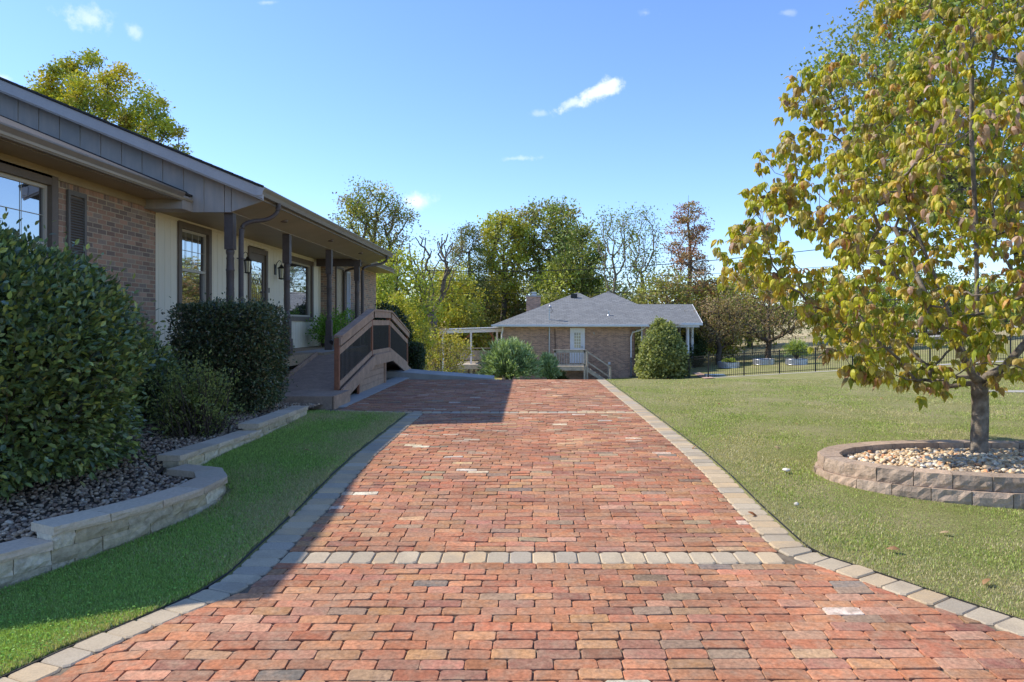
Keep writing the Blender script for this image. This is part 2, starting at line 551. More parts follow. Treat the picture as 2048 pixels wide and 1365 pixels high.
LB, DB = .207, .0985
rows = []
yv = 4.76 - DB
nearrows = []
while yv > 1.0:
    nearrows.append(yv); yv -= DB
ys = nearrows[::-1]
yv = 4.99
while yv < 11.40 - DB * .5:
    ys.append(yv); yv += DB
yv = 11.63
while yv < YEND - .02:
    ys.append(yv); yv += DB
C4, zt, full = [], [], []
for ri, y0 in enumerate(ys):
    y1 = y0 + DB
    yc = (y0 + y1) / 2
    la, lb = float(xl(y0)), float(xl(y1)); ra, rb = float(xr(y0)), float(xr(y1))
    lo, hi = min(la, lb), max(ra, rb)
    x = math.floor((lo + 4) / LB) * LB - 4 + (LB / 2 if ri % 2 else 0) + random.uniform(-.018, .018) - LB
    while x < hi:
        ln = LB * random.choice([1, 1, 1, 1, 1, 1, 1, 1, .97, 1.02, .96, 1.03] + ([.55] if random.random() < .25 else []))
        x1 = x + ln
        j = .0016 + abs(random.gauss(0, .0014))
        wy = .006 * math.sin(x * 1.1 + ri * .25) + random.gauss(0, .0012)
        jy = .0017 + abs(random.gauss(0, .0014))
        c = [(max(x + j, la + .004), y0 + jy + wy), (min(x1 - j, ra - .004), y0 + jy + wy), (min(x1 - j, rb - .004), y1 - jy + wy), (max(x + j, lb + .004), y1 - jy + wy)]
        c = [(px + random.gauss(0, .0011), py + random.gauss(0, .0011)) for px, py in c]
        w0, w1 = c[1][0] - c[0][0], c[2][0] - c[3][0]
        if w0 > .02 and w1 > .02:
            isfull = x > max(la, lb) and x1 < min(ra, rb)
            tilt = random.gauss(0, .0013); base = abs(random.gauss(0, .0018)); tx = random.gauss(0, .0014)
            C4.append(c)
            zt.append([g(p[0], p[1]) + base + (tilt if k in (0, 1) else -tilt) + (tx if k in (1, 2) else -tx) for k, p in enumerate(c)])
            full.append(isfull)
        elif max(w0, w1) > .05:
            # a corner cut piece against the slanting border
            if w0 <= .02:
                mx = (c[3][0] + c[2][0]) / 2
                if la > lb: c[0] = c[1] = (min(max(c[1][0], c[3][0]), c[2][0]), c[0][1])
                else: c[0] = c[1] = (max(min(c[0][0], c[2][0]), c[3][0]), c[0][1])
            else:
                c[2] = c[3] = (max(min(c[2][0], c[1][0]), c[0][0]), c[2][1])
            c[1] = (c[1][0] + .004, c[1][1]) if w0 <= .02 else c[1]
            c[2] = (c[2][0] + .004, c[2][1]) if w1 <= .02 else c[2]
            C4.append(c); zt.append([g(p[0], p[1]) for p in c]); full.append(False)
        x = x1
C4 = np.array(C4); zt = np.array(zt); full = np.array(full)
cc = C4.mean(1)
tints = brick_tints(len(C4))
px = 1057 + 1480 * cc[:, 0] / cc[:, 1]
py = 647 + 1480 * (1.6 - zt.mean(1)) / cc[:, 1]
inview = (px > 0) & (px < 2048) & (py < 1365)
order = np.argsort(cc[:, 1] + 1000 * (~inview) + 500 * (~full))
pick = order[:300]
ispick = np.zeros(len(C4), bool); ispick[pick] = True
C8 = chamfer(C4, .011)
C8 = C8 + rng.normal(0, .0014, C8.shape)
z8 = np.repeat(zt, 2, 1)
V, Fs, t = ngon_prisms(C8[~ispick], z8[~ispick], .05, .003, .003, tints[~ispick])
V[:, :, :] -= np.array([0, 10, 0])
o = link("bricks", npmesh("bricks", V.reshape(-1, 3), Fs, t), MT['paver_brick'], drive)
tag(o, kind="stuff")
for i in pick:
    c = np.append(cc[i], zt[i].mean())
    V, Fs, t = ngon_prisms(C8[i:i + 1] - cc[i], z8[i:i + 1] - c[2], .05, .003, .003, tints[i:i + 1])
    link("brick", npmesh("brick", V.reshape(-1, 3), Fs, t), MT['paver_brick'], drive, (c[0], c[1] - 10, c[2]))

# bands and border pavers
pav = []


def band(x0, x1, y0, y1, wd=.152):
    n = round((x1 - x0) / wd); d = (x1 - x0) / n
    for k in range(n):
        a, b = x0 + k * d + .002, x0 + (k + 1) * d - .002
        pav.append([(a, y0), (b, y0), (b, y1), (a, y1)])


band(-1.615, 1.665, 4.768, 4.982)
band(-3.02, 1.665, 11.40, 11.625)
band(-3.02, 1.665, YEND + .005, YEND + .16, .22)
band(-3.3, -2.6, 11.05, 11.395, .18)


def border(path, off, step):
    P = np.array(path, float)
    seg = np.linalg.norm(np.diff(P, axis=0), axis=1)
    s = np.concatenate([[0], np.cumsum(seg)])
    n = max(1, round(s[-1] / step))
    q = np.linspace(0, s[-1], n + 1)

    def at(v): return np.array([np.interp(v, s, P[:, 0]), np.interp(v, s, P[:, 1])])

    def nor(v):
        a, b = at(max(v - .12, 0)), at(min(v + .12, s[-1]))
        t = (b - a) / np.linalg.norm(b - a)
        return np.array([t[1], -t[0]])
    for a, b in zip(q[:-1], q[1:]):
        e = .0025
        pav.append([at(a + e), at(a + e) + nor(a) * off, at(b - e) + nor(b) * off, at(b - e)])


border([(xl(y) - .002, y) for y in np.arange(1.0, 4.6, .05)] + [(-1.622, 4.6), (-1.622, 11.39)], -.225, .155)
border([(xr(y) + .002, y) for y in np.arange(1.0, 5.1, .05)] + [(1.672, 5.1), (1.672, YEND + .15)], .225, .155)
Cp = np.array([[tuple(p) for p in q] for q in pav])
area = (np.roll(Cp[:, :, 1], -1, 1) - np.roll(Cp[:, :, 1], 1, 1)) * Cp[:, :, 0]
flip = area.sum(1) < 0
Cp[flip] = Cp[flip][:, ::-1]
pc = Cp.mean(1)
pt = paver_tints(len(Cp))
P8 = chamfer(Cp, .024)
pz = gz(P8[:, :, 0], P8[:, :, 1]) + rng.normal(0, .0018, (len(P8), 1)) + .002
o2 = np.argsort(pc[:, 1] + 100 * (pc[:, 1] < 2.9))
pp = np.zeros(len(Cp), bool); pp[o2[:290]] = True
for i in np.where(pp)[0]:
    c = np.append(pc[i], pz[i].mean())
    V, Fs, t = ngon_prisms(P8[i:i + 1] - pc[i], pz[i:i + 1] - c[2], .06, .007, .011, pt[i:i + 1])
    link("paver", npmesh("paver", V.reshape(-1, 3), Fs, t), MT['paver'], drive, (c[0], c[1] - 10, c[2]))
if (~pp).any():
    V, Fs, t = ngon_prisms(P8[~pp], pz[~pp], .06, .007, .011, pt[~pp])
    V -= np.array([0, 10, 0])
    tag(link("pavers", npmesh("pavers", V.reshape(-1, 3), Fs, t), MT['paver'], drive), kind="stuff")

# joint sand sheet under the bricks
yy_ = np.concatenate([np.arange(1.0, 11.5, .1), np.arange(11.4, YEND + .17, .1)])
Vs, Fv = [], []
for k, y in enumerate(yy_):
    yq = min(y, 11.45) if k < len(np.arange(1.0, 11.5, .1)) else max(y, 11.52)
    a, b = float(xl(yq)) - .2, float(xr(yq)) + .2
    for s_ in np.linspace(0, 1, 12):
        x = a + (b - a) * s_
        Vs.append((x, y - 10, g(x, y) - .0095))
for k in range(len(yy_) - 1):
    for j in range(11):
        Fv.append((k * 12 + j, k * 12 + j + 1, (k + 1) * 12 + j + 1, (k + 1) * 12 + j))
link("joint_sand", npmesh("joint_sand", Vs, [Fv]), MT['joint_sand'], drive)['kind'] = 'stuff'
# black plastic edging along both borders
for nm, fn, sg in (("edging", xl, -1), ("edging", xr, 1)):
    mb = MB()
    ye = 11.38 if sg < 0 else YEND + .15
    pts = [(float(fn(y)) + sg * .243, y) for y in np.arange(1.0, ye, .15)]
    for a, b in zip(pts[:-1], pts[1:]):
        mb.bar((a[0], a[1], g(*a) - .02), (b[0], b[1], g(*b) - .02), .012, .05)
    mb.build(nm, MT['edging'], drive)

# concrete strip beside the ramp, far kerb and little slab
walk = thing("concrete_walk", "narrow concrete strip between the wooden ramp and the bricks", "walk", (-3.2, 16, .2), kind="structure")
mb = MB().box(-3.42, -3.03, 12.2, 19.2, .0, .222)
mb.build("slab", MT['concrete'], walk)
far_walk = thing("concrete_kerb", "low sloping concrete slab closing the far end of the driveway", "kerb", (-2, 19.6, .2), kind="structure")
MB().add([(-4.6, 19.2, -.6), (-.9, 18.5, -.6), (-.9, 19.6, -.6), (-4.6, 20.8, -.6), (-4.6, 19.2, .42), (-.9, 18.5, .215), (-.9, 19.6, .215), (-4.6, 20.8, .42)],
         [(0, 3, 2, 1), (4, 5, 6, 7), (0, 1, 5, 4), (1, 2, 6, 5), (2, 3, 7, 6), (3, 0, 4, 7)]).build("slab", MT['concrete'], far_walk)

# ---------------------------------------------------------------- retaining walls of split blocks


def block_mesh(i0, i1, o0, o1, z0, z1, org, rough_, seed, nu=6, nv=3, overh=0.):
    """inner points i0,i1, outer points o0,o1 (xy)"""
    r = np.random.default_rng(seed)
    i0, i1, o0, o1 = [np.array(p, float) for p in (i0, i1, o0, o1)]
    nrm = ((o0 - i0) + (o1 - i1)); nrm /= np.linalg.norm(nrm)
    V, Fc = [], []
    for b in range(nv + 1):
        for a in range(nu + 1):
            s, t = a / nu, b / nv
            p = o0 + (o1 - o0) * s
            edge = (a in (0, nu)) or (b in (0, nv))
            d = r.normal(0, rough_ * .7) + (rough_ * 1.1 if not edge else -rough_ * .1)
            zz = z0 + (z1 - z0) * t + (r.normal(0, rough_ * .25) if not edge else 0)
            V.append([p[0] + nrm[0] * d, p[1] + nrm[1] * d, zz])
    W = nu + 1
    for b in range(nv):
        for a in range(nu):
            Fc.append((b * W + a, b * W + a + 1, (b + 1) * W + a + 1, (b + 1) * W + a))
    n0 = len(V)
    V += [[*i0, z0], [*i1, z0], [*i1, z1], [*i0, z1]]
    tri = []
    rs = {4: [], 0: []}
    top = [nv * W + a for a in range(W)] + [n0 + 2, n0 + 3]
    bot = [a for a in range(W)][::-1] + [n0, n0 + 1]
    side0 = [b * W for b in range(nv + 1)][::-1]
    ngA = [tuple(top)]; ngB = [tuple(bot)]
    s0 = tuple([n0, n0 + 3][::-1] + []) 
    left = (n0,) + tuple(b * W for b in range(nv + 1)) + (n0 + 3,)
    right = (n0 + 1, n0 + 2) + tuple(b * W + nu for b in range(nv, -1, -1))
    V = np.array(V) - np.array(org)
    return npmesh("block", V, [Fc, ngA, ngB, [left], [right], [(n0, n0 + 3, n0 + 2, n0 + 1)]])


def set_tint(me, c):
    at = me.attributes.new("tint", 'FLOAT_COLOR', 'FACE')
    at.data.foreach_set("color", np.tile(np.array([*c, 1], dtype=np.float32), len(me.polygons)))


def course(parent, path, z0, z1, depth, ln, off, name, m, pal, rgh, closed=False, seed=0, over=0.):
    P = np.array(path, float)
    if closed: P = np.vstack([P, P[:1]])
    seg = np.linalg.norm(np.diff(P, axis=0), axis=1)
    s = np.concatenate([[0], np.cumsum(seg)])
    tot = s[-1]
    org0 = worldpos(parent)

    def at(v):
        if closed: v = v % tot
        v = min(max(v, 0), tot)
        return np.array([np.interp(v, s, P[:, 0]), np.interp(v, s, P[:, 1])])

    def nor(v):
        if closed:
            a, b = at(v - .15), at(v + .15)
        else:
            a, b = at(max(v - .1, 0)), at(min(v + .1, tot))
        t = (b - a) / np.linalg.norm(b - a)
        return np.array([t[1], -t[0]])
    if closed:
        n = round(tot / ln); q = [off * ln + k * tot / n for k in range(n + 1)]
    else:
        q = [0]; x = ln * (off if off > 0 else 1)
        while x < tot - .1:
            q.append(x); x += ln * random.uniform(.96, 1.04)
        q.append(tot)
    r = random.Random(seed)
    for k, (a, b) in enumerate(zip(q[:-1], q[1:])):
        a2, b2 = a + .003, b - .003
        o0, o1 = at(a2) + nor(a2) * over, at(b2) + nor(b2) * over
        i0, i1 = at(a2) - nor(a2) * depth, at(b2) - nor(b2) * depth
        dz = r.gauss(0, .0012)
        c = (*((o0 + o1) / 2), (z0 + z1) / 2)
        me = block_mesh(i0, i1, o0, o1, z0 + .0015, z1 + dz, c, rgh, seed * 1000 + k)
        co = pal[r.randrange(len(pal))]; f = r.uniform(.85, 1.15)
        set_tint(me, [v * f for v in co])
        link(name, me, m, parent, Vector(c) - org0)


PALW = [(.55, .44, .28), (.58, .48, .33), (.50, .41, .28), (.60, .51, .37)]
PALC = [(.54, .42, .30), (.56, .445, .32), (.52, .42, .30)]
PALR = [(.41, .30, .215), (.39, .285, .20), (.44, .32, .225), (.37, .28, .205)]
bulge = [(-4.1, 3.7), (-3.68, 4.18), (-3.30, 4.62), (-3.13, 4.93), (-2.93, 5.32), (-2.76, 5.72), (-2.67, 6.08), (-2.65, 6.38), (-2.70, 6.62), (-2.82, 6.83), (-3.0, 6.97), (-3.28, 7.05)]


def dens(P, n=8):
    P = np.array(P, float); out_ = []
    for i in range(len(P) - 1):
        p0 = P[max(i - 1, 0)]; p1 = P[i]; p2 = P[i + 1]; p3 = P[min(i + 2, len(P) - 1)]
        for k in range(n):
            t = k / n
            out_.append(.5 * ((2 * p1) + (-p0 + p2) * t + (2 * p0 - 5 * p1 + 4 * p2 - p3) * t * t + (-p0 + 3 * p1 - 3 * p2 + p3) * t ** 3))
    out_.append(P[-1])
    return np.array(out_)


bd = dens(bulge)
wall = thing("retaining_wall", "curved low retaining wall of tan split-face blocks beside the shaded lawn", "retaining wall", (-3.1, 6, 0))
low = bd[bd[:, 1] < 4.90]; tall = bd[bd[:, 1] >= 4.86]
course(wall, low, .105, .162, .24, .44, .7, "cap_stone", MT['cap'], PALC, .0035, seed=1, over=.02)
course(wall, low, .005, .105, .17, .39, .3, "block", MT['block'], PALW, .008, seed=2)
course(wall, low, -.095, .005, .17, .39, .8, "block", MT['block'], PALW, .008, seed=3)
course(wall, low, -.195, -.095, .17, .39, .35, "block", MT['block'], PALW, .008, seed=4)
course(wall, tall, .197, .256, .24, .44, .9, "cap_stone", MT['cap'], PALC, .0035, seed=5, over=.02)
course(wall, tall, .100, .197, .17, .39, .4, "block", MT['block'], PALW, .008, seed=6)
course(wall, tall, .003, .100, .17, .39, .9, "block", MT['block'], PALW, .008, seed=7)
course(wall, tall, -.095, .003, .17, .39, .4, "block", MT['block'], PALW, .008, seed=8)
wall2 = thing("retaining_wall", "straight stepped retaining wall of tan split blocks running back to the wooden platform", "retaining wall", (-3.3, 9, 0))
s2 = [(-3.36, 7.10), (-3.26, 8.0), (-3.20, 8.84)]
s3 = [(-3.215, 8.75), (-3.20, 9.6), (-3.19, 10.65)]
course(wall2, s2, .275, .332, .22, .36, .9, "cap_stone", MT['cap'], PALC, .0035, seed=11, over=.02)
course(wall2, s2, .185, .275, .16, .30, .5, "block", MT['block'], PALW, .007, seed=12)
course(wall2, s2, .09, .185, .16, .30, .9, "block", MT['block'], PALW, .007, seed=13)
course(wall2, s3, .352, .410, .22, .36, .9, "cap_stone", MT['cap'], PALC, .0035, seed=14, over=.02)
course(wall2, s3, .275, .352, .16, .30, .4, "block", MT['block'], PALW, .007, seed=15)
course(wall2, s3, .185, .275, .16, .30, .8, "block", MT['block'], PALW, .007, seed=16)
course(wall2, [(-3.19, 8.9), (-3.17, 10.65)], .09, .185, .15, .30, .8, "block", MT['block'], PALW, .007, seed=17)

EC, ERX, ERY = (4.5, 7.0), 1.72, 1.02


def ell(rx, ry, n=120): return [(EC[0] + rx * math.cos(2 * math.pi * k / n), EC[1] + ry * math.sin(2 * math.pi * k / n)) for k in range(n)]


ring = thing("tree_ring", "low oval ring of two courses of brown blocks round the small tree", "tree ring", (EC[0], EC[1], .1))
course(ring, ell(ERX, ERY), .218, .340, .19, .295, .1, "block", MT['block'], PALR, .0065, closed=True, seed=21)
course(ring, ell(ERX + .035, ERY + .035), .085, .216, .19, .295, .6, "block", MT['block'], PALR, .0065, closed=True, seed=22)

# ---------------------------------------------------------------- stones
ICOV = np.array([[0, 0, 1], [.894, 0, .447], [.276, .851, .447], [-.724, .526, .447], [-.724, -.526, .447], [.276, -.851, .447], [.724, .526, -.447], [-.276, .851, -.447], [-.894, 0, -.447], [-.276, -.851, -.447], [.724, -.526, -.447], [0, 0, -1]])
ICOF = np.array([[0, 1, 2], [0, 2, 3], [0, 3, 4], [0, 4, 5], [0, 5, 1], [1, 6, 2], [2, 7, 3], [3, 8, 4], [4, 9, 5], [5, 10, 1], [2, 6, 7], [3, 7, 8], [4, 8, 9], [5, 9, 10], [1, 10, 6], [6, 11, 7], [7, 11, 8], [8, 11, 9], [9, 11, 10], [10, 11, 6]])


def subdiv(V, Fc):
    V = list(map(tuple, V)); cache = {}; out_ = []

    def mid(a, b):
        k = (min(a, b), max(a, b))
        if k not in cache:
            p = np.array(V[a]) + np.array(V[b]); p /= np.linalg.norm(p)
            V.append(tuple(p)); cache[k] = len(V) - 1
        return cache[k]
    for a, b, c in Fc:
        x, y, z = mid(a, b), mid(b, c), mid(c, a)
        out_ += [(a, x, z), (x, b, y), (z, y, c), (x, y, z)]
    return np.array(V), np.array(out_)


ICOV2, ICOF2 = subdiv(ICOV, ICOF)


def rand_rot(n, r, tilt=.5):
    a = r.uniform(0, 2 * np.pi, n); b = r.normal(0, tilt, n); c = r.normal(0, tilt, n)
    ca, sa, cb, sb, cg, sg = np.cos(a), np.sin(a), np.cos(b), np.sin(b), np.cos(c), np.sin(c)
    Rz = np.zeros((n, 3, 3)); Rz[:, 0, 0] = ca; Rz[:, 0, 1] = -sa; Rz[:, 1, 0] = sa; Rz[:, 1, 1] = ca; Rz[:, 2, 2] = 1
    Rx = np.zeros((n, 3, 3)); Rx[:, 0, 0] = 1; Rx[:, 1, 1] = cb; Rx[:, 1, 2] = -sb; Rx[:, 2, 1] = sb; Rx[:, 2, 2] = cb
    Ry = np.zeros((n, 3, 3)); Ry[:, 1, 1] = 1; Ry[:, 0, 0] = cg; Ry[:, 0, 2] = sg; Ry[:, 2, 0] = -sg; Ry[:, 2, 2] = cg
    return Rz @ Rx @ Ry


def stones(pos, size, pal, probs, seed, flat=.6, ICOV2=ICOV2, ICOF2=ICOF2):
    r = np.random.default_rng(seed); n = len(pos)
    sc = np.stack([r.uniform(.8, 1.3, n), r.uniform(.6, 1.0, n), r.uniform(.4, .8, n) * flat / .6], -1) * size[:, None]
    V0 = ICOV2[None] * r.uniform(.86, 1.14, (n, len(ICOV2), 1)) * sc[:, None]
    V = np.einsum('nij,nkj->nki', rand_rot(n, r, .35), V0) + pos[:, None]
    Fc = (np.arange(n) * len(ICOV2))[:, None, None] + ICOF2[None]
    t = np.array(pal)[r.choice(len(pal), n, p=np.array(probs) / sum(probs))] * r.uniform(.75, 1.2, (n, 1))
    return V.reshape(-1, 3), [Fc.reshape(-1, 3)], np.repeat(t, len(ICOF2), 0)


n = 4300
a = rng.uniform(0, 2 * np.pi, n); q = np.sqrt(rng.uniform(0, 1, n))
X = EC[0] + (ERX - .2) * q * np.cos(a); Y = EC[1] + (ERY - .2) * q * np.sin(a)
Zb = .258 + .045 * (1 - q * q)
pos = np.stack([X, Y, Zb + rng.uniform(-.012, .022, n)], -1)
V, Fs, t = stones(pos, rng.uniform(.013, .031, n), [(.62, .45, .26), (.66, .55, .38), (.48, .31, .16), (.38, .33, .27), (.55, .25, .11), (.68, .63, .54), (.28, .21, .14)], [7, 5, 5, 3, 1, 1.6, 2.5], 5)
gr = link("gravel", npmesh("gravel", V - np.array([EC[0], EC[1], .24]), Fs, t, smooth=True), MT['stone'], None, (EC[0], EC[1], .24))
tag(gr, "cream and rust river gravel filling the block ring around the tree", "gravel", None, "stuff")
MB().prism([(x, y) for x, y in ell(ERX - .15, ERY - .15, 48)], 'z', .0, .235).build("soil", MT['soil'], gr)

# planting bed behind the wall
bed_in = [(x - .1, y) for x, y in bd if y > 3.7] + [(-3.4, 7.1), (-3.35, 8.0), (-3.3, 8.8), (-3.28, 10.65), (-3.28, 12.0)]
mb = MB()
by = np.arange(3.7, 12.3, .1)


def wallx(y):
    if y < 6.9: return float(np.interp(y, bd[:96, 1][:int(np.argmax(bd[:, 1] > 6.9)) or 90], bd[:96, 0][:int(np.argmax(bd[:, 1] > 6.9)) or 90]))
    if y < 7.1: return -3.35
    return float(np.interp(y, [7.1, 8.0, 8.8, 10.65, 12.3], [-3.36, -3.26, -3.2, -3.19, -3.19]))


def bedz(x, y):
    zz = np.interp(y, [3.7, 4.85, 5.0, 6.9, 7.3, 8.7, 9.0, 10.6, 12.2], [.07, .08, .15, .18, .24, .26, .31, .33, .28])
    return float(zz + .12 * min(1, max(0, (-3.6 - x) / 2)))


W = 14
vs, fs = [], []
for y in by:
    x1 = wallx(y) - .12
    for k in range(W):
        x = x1 + (-5.84 - x1) * k / (W - 1)
        vs.append((x, y, bedz(x, y)))
for i in range(len(by) - 1):
    for k in range(W - 1):
        fs.append((i * W + k, (i + 1) * W + k, (i + 1) * W + k + 1, i * W + k + 1))
bed = link("garden_bed", npmesh("garden_bed", vs, [fs], smooth=True), MT['soil'])
tag(bed, "dark mulched planting bed between the block wall and the house", None, None, "structure")
n = 14000
Yb = rng.uniform(3.9, 11.9, n); Xb = np.array([wallx(y) for y in Yb]) - .17 - rng.uniform(0, 1, n) ** 1.4 * 1.9
keep = Xb > -5.7
Xb, Yb = Xb[keep], Yb[keep]
Zb = np.array([bedz(x, y) for x, y in zip(Xb, Yb)]) + rng.uniform(-.01, .02, len(Xb))
V, Fs, t = stones(np.stack([Xb, Yb, Zb], -1), rng.uniform(.011, .026, len(Xb)), [(.40, .28, .18), (.50, .37, .25), (.28, .18, .12), (.20, .15, .11), (.56, .46, .34)], [5, 4, 4, 3, 1.5], 9, ICOV2=ICOV, ICOF2=ICOF)
gb = link("gravel", npmesh("gravel_bed", V, Fs, t, smooth=True), MT['stone'])
tag(gb, "brown river gravel covering the shaded planting bed behind the wall", "gravel", None, "stuff")
# ---------------------------------------------------------------- near house on the left
house = thing("brick_house", "low brick house with cream porch wall and taupe gable along the left of the driveway", "house", (-6, 11.5, 0))
XW, XP = -5.80, -5.86       # brick wall face, cream wall face
FL, CE = .97, 3.36
HB = np.array([[.30, .175, .115], [.33, .195, .13], [.26, .155, .105], [.21, .13, .095], [.17, .12, .095], [.28, .20, .145], [.36, .225, .155], [.23, .17, .13]])
HB = HB * 1.25
HBP = np.array([5, 5, 4, 3, 2, 2, 2, 2.]); HBP /= HBP.sum()
BRV = []
for k in range(24):
    me_l, me_h, me_d = .0963 + random.gauss(0, .0012), .0284 + random.gauss(0, .0006), .012
    c = HB[rng.choice(8, p=HBP)] * random.uniform(.85, 1.15)
    V_, F_, t_ = ngon_prisms(np.array([[(-me_l, -me_h), (me_l, -me_h), (me_l, me_h), (-me_l, me_h)]]), np.full((1, 4), .0), .02, .002, .002, c[None])
    BRV.append((V_[0], F_, t_))


def brick_wall(parent, fixed, face, u0, u1, z0, z1, holes=(), nobj=0, score=None, soldier=False):
    """face 'x': wall plane x=fixed facing +X running along Y; face 'y': plane y=fixed facing -Y running along X."""
    cells = []
    ztop = z1 - (.205 if soldier else 0)
    r = 0; z = z0 + .034
    while z < ztop - .02:
        u = u0 + (.105 if r % 2 == 0 else 0)
        while u < u1 + .1:
            a, b = max(u - .103, u0 + .002), min(u + .103, u1 - .002)
            if b - a > .035:
                ok = True
                for h in holes:
                    if z > h[2] - .02 and z < h[3] + .02 and b > h[0] and a < h[1]:
                        if a < h[0] - .035: b = h[0] - .003
                        elif b > h[1] + .035: a = h[1] + .003
                        else: ok = False
                if ok: cells.append(((a + b) / 2, z, (b - a - .008) / .193, 0))
            u += .2125
        z += .0677; r += 1
    if soldier:
        u = u0 + .034
        while u < u1:
            if not any(u > h[0] - .03 and u < h[1] + .03 and z1 - .1 < h[3] for h in holes):
                cells.append((u, z1 - .1, 1, 1))
            u += .0677
    cells = sorted(cells, key=score) if score else cells
    org = worldpos(parent)
    vis = cells[:nobj]; rest = cells[nobj:]
    meshes = {}
    for c in vis:
        k = random.randrange(24)
        if k not in meshes:
            v, f, t = BRV[k]
            p = np.stack([np.zeros(12), v[:, 0], v[:, 1]], -1); p[:, 0] = v[:, 2]
            if face == 'y': p = np.stack([v[:, 0], -v[:, 2], v[:, 1]], -1)
            meshes[k] = npmesh("brick", p, f, t); meshes[k].materials.append(MT['wall_brick'])
        ps = (fixed, c[0], c[1]) if face == 'x' else (c[0], fixed, c[1])
        o = link("brick", meshes[k], None, parent, Vector(ps) - org)
        if c[3]: o.rotation_euler = (R(90), 0, 0) if face == 'x' else (0, R(90), 0)
        elif abs(c[2] - 1) > .03: o.scale = (1, c[2], 1) if face == 'x' else (c[2], 1, 1)
    if rest:
        VV, FF, TT = [], [[], []], []
        base = 0
        V8 = np.stack([BRV[k][0] for k in range(24)])
        n = len(rest); kk = rng.integers(0, 24, n); ca = np.array(rest)
        v = V8[kk].copy()
        sol = ca[:, 3] > .5
        v[~sol, :, 0] *= ca[~sol, 2][:, None]
        vs_ = v.copy(); v[sol, :, 0] = vs_[sol, :, 1]; v[sol, :, 1] = -vs_[sol, :, 0]
        if face == 'x': P = np.stack([v[:, :, 2] + fixed, v[:, :, 0] + ca[:, 0:1], v[:, :, 1] + ca[:, 1:2]], -1)
        else: P = np.stack([v[:, :, 0] + ca[:, 0:1], fixed - v[:, :, 2], v[:, :, 1] + ca[:, 1:2]], -1)
        f0, f1 = BRV[0][1]
        b_ = (np.arange(n) * 12)[:, None, None]
        Q = (b_ + f0[None]).reshape(-1, 4); T_ = (b_ + f1[None]).reshape(-1, 4)
        tt = np.concatenate([np.repeat(np.stack([BRV[k][2][0] for k in kk]), 8, 0), np.stack([BRV[k][2][0] for k in kk])])
        tag(link("bricks", npmesh("bricks", P.reshape(-1, 3) - np.array(org), [Q, T_], tt), MT['wall_brick'], parent), kind="stuff")


def pix(x, y_, z): return 1057 + 1480 * x / y_, 647 + 1480 * (1.6 - z) / y_


# near wing: brick wall with big window
w1 = (7.15, 8.99, 1.75, 3.32)        # trimmed opening along Y
wing_mortar = MB()
wing_mortar.box(-6.1, XW - .003, 5.5, w1[0], 0, 3.49).box(-6.1, XW - .003, w1[1] + .14, 11.52, 0, 3.49)
wing_mortar.box(-6.1, XW - .003, w1[0], w1[1] + .14, 0, w1[2]).box(-6.1, XW - .003, w1[0], w1[1] + .14, w1[3] + .12, 3.49)
wing_mortar.box(-14.2, -6.1, 5.5, 5.7, 0, 3.49)
wing_mortar.build("wall", MT['mortar'], house)


def wscore(c):
    y, z = c[0], c[1]
    px, py = pix(XW, y, z)
    s = (px - 1057) ** 2 * 0
    hidden = 0
    if px < 0 or py < 120: hidden += 1000
    hedge = 470 + max(0, px - 110) * .75
    if py > hedge + 30: hidden += 500
    return hidden + y


brick_wall(house, XW, 'x', 5.5, 11.51, .1, 3.49, [(w1[0], w1[1] + .14, w1[2] - .06, w1[3] + .12)], 300, wscore, soldier=True)


def window(parent, X, y0, y1, z0, z1, fr=.045, split=True, grid=(4, 1), glass='glass', framem='vinyl', trimw=.10, trimz=None, name="window", trim_right=True):
    """double-hung window in a wall facing +X; opening y0..y1, z0..z1"""
    org = thing_part(parent, name, (X, (y0 + y1) / 2, z0))
    t = MB()
    tw = trimw
    t.box(X - .02, X + .03, y0 - tw, y0, z0 - tw, z1 + tw).box(X - .02, X + .03, y1, y1 + tw, z0 - tw, z1 + tw)
    t.box(X - .02, X + .028, y0, y1, z1, z1 + tw).box(X - .02, X + .045, y0, y1, z0 - tw, z0)
    # reveal
    t.box(X - .10, X - .021, y0 - .02, y0, z0, z1).box(X - .10, X - .021, y1, y1 + .02, z0, z1)
    t.build("trim", MT['trim'], org)
    f = MB()
    a, b = X - .09, X - .03
    f.box(a, b, y0 + .001, y0 + fr, z0, z1).box(a, b, y1 - fr, y1 - .001, z0, z1).box(a, b, y0 + fr, y1 - fr, z1 - fr, z1).box(a, b, y0 + fr, y1 - fr, z0, z0 + fr)
    if split:
        zm = (z0 + z1) / 2
        f.box(a + .01, b + .005, y0 + fr, y1 - fr, zm - .022, zm + .022)
    f.build("frame", MT[framem], org)
    panes = [(z0 + fr, zm - .022), (zm + .022, z1 - fr)] if split else [(z0 + fr, z1 - fr)]
    for k, (pa, pb) in enumerate(panes):
        xx = X - .062 + .012 * k
        MB().box(xx - .006, xx, y0 + fr, y1 - fr, pa, pb).build("pane", MT[glass], org)
    if grid:
        gm = MB(); xx = X - .043
        for (pa, pb) in panes[-1:]:
            for k in range(1, grid[0]):
                yq = y0 + fr + (y1 - y0 - 2 * fr) * k / grid[0]
                gm.box(xx, xx + .005, yq - .0035, yq + .0035, pa, pb)
            for k in range(1, grid[1] + 1):
                zq = pa + (pb - pa) * k / (grid[1] + 1)
                gm.box(xx + .0005, xx + .0045, y0 + fr, y1 - fr, zq - .0035, zq + .0035)
        gm.build("grille", MT['vinyl'], org)
    return org


def thing_part(parent, name, loc, rz=0):
    o = bpy.data.objects.new(name, None)
    o.empty_display_size = .1
    COL.objects.link(o)
    o.parent = parent
    o.location = Vector(loc) - worldpos(parent)
    o.rotation_euler = (0, 0, rz)
    return o


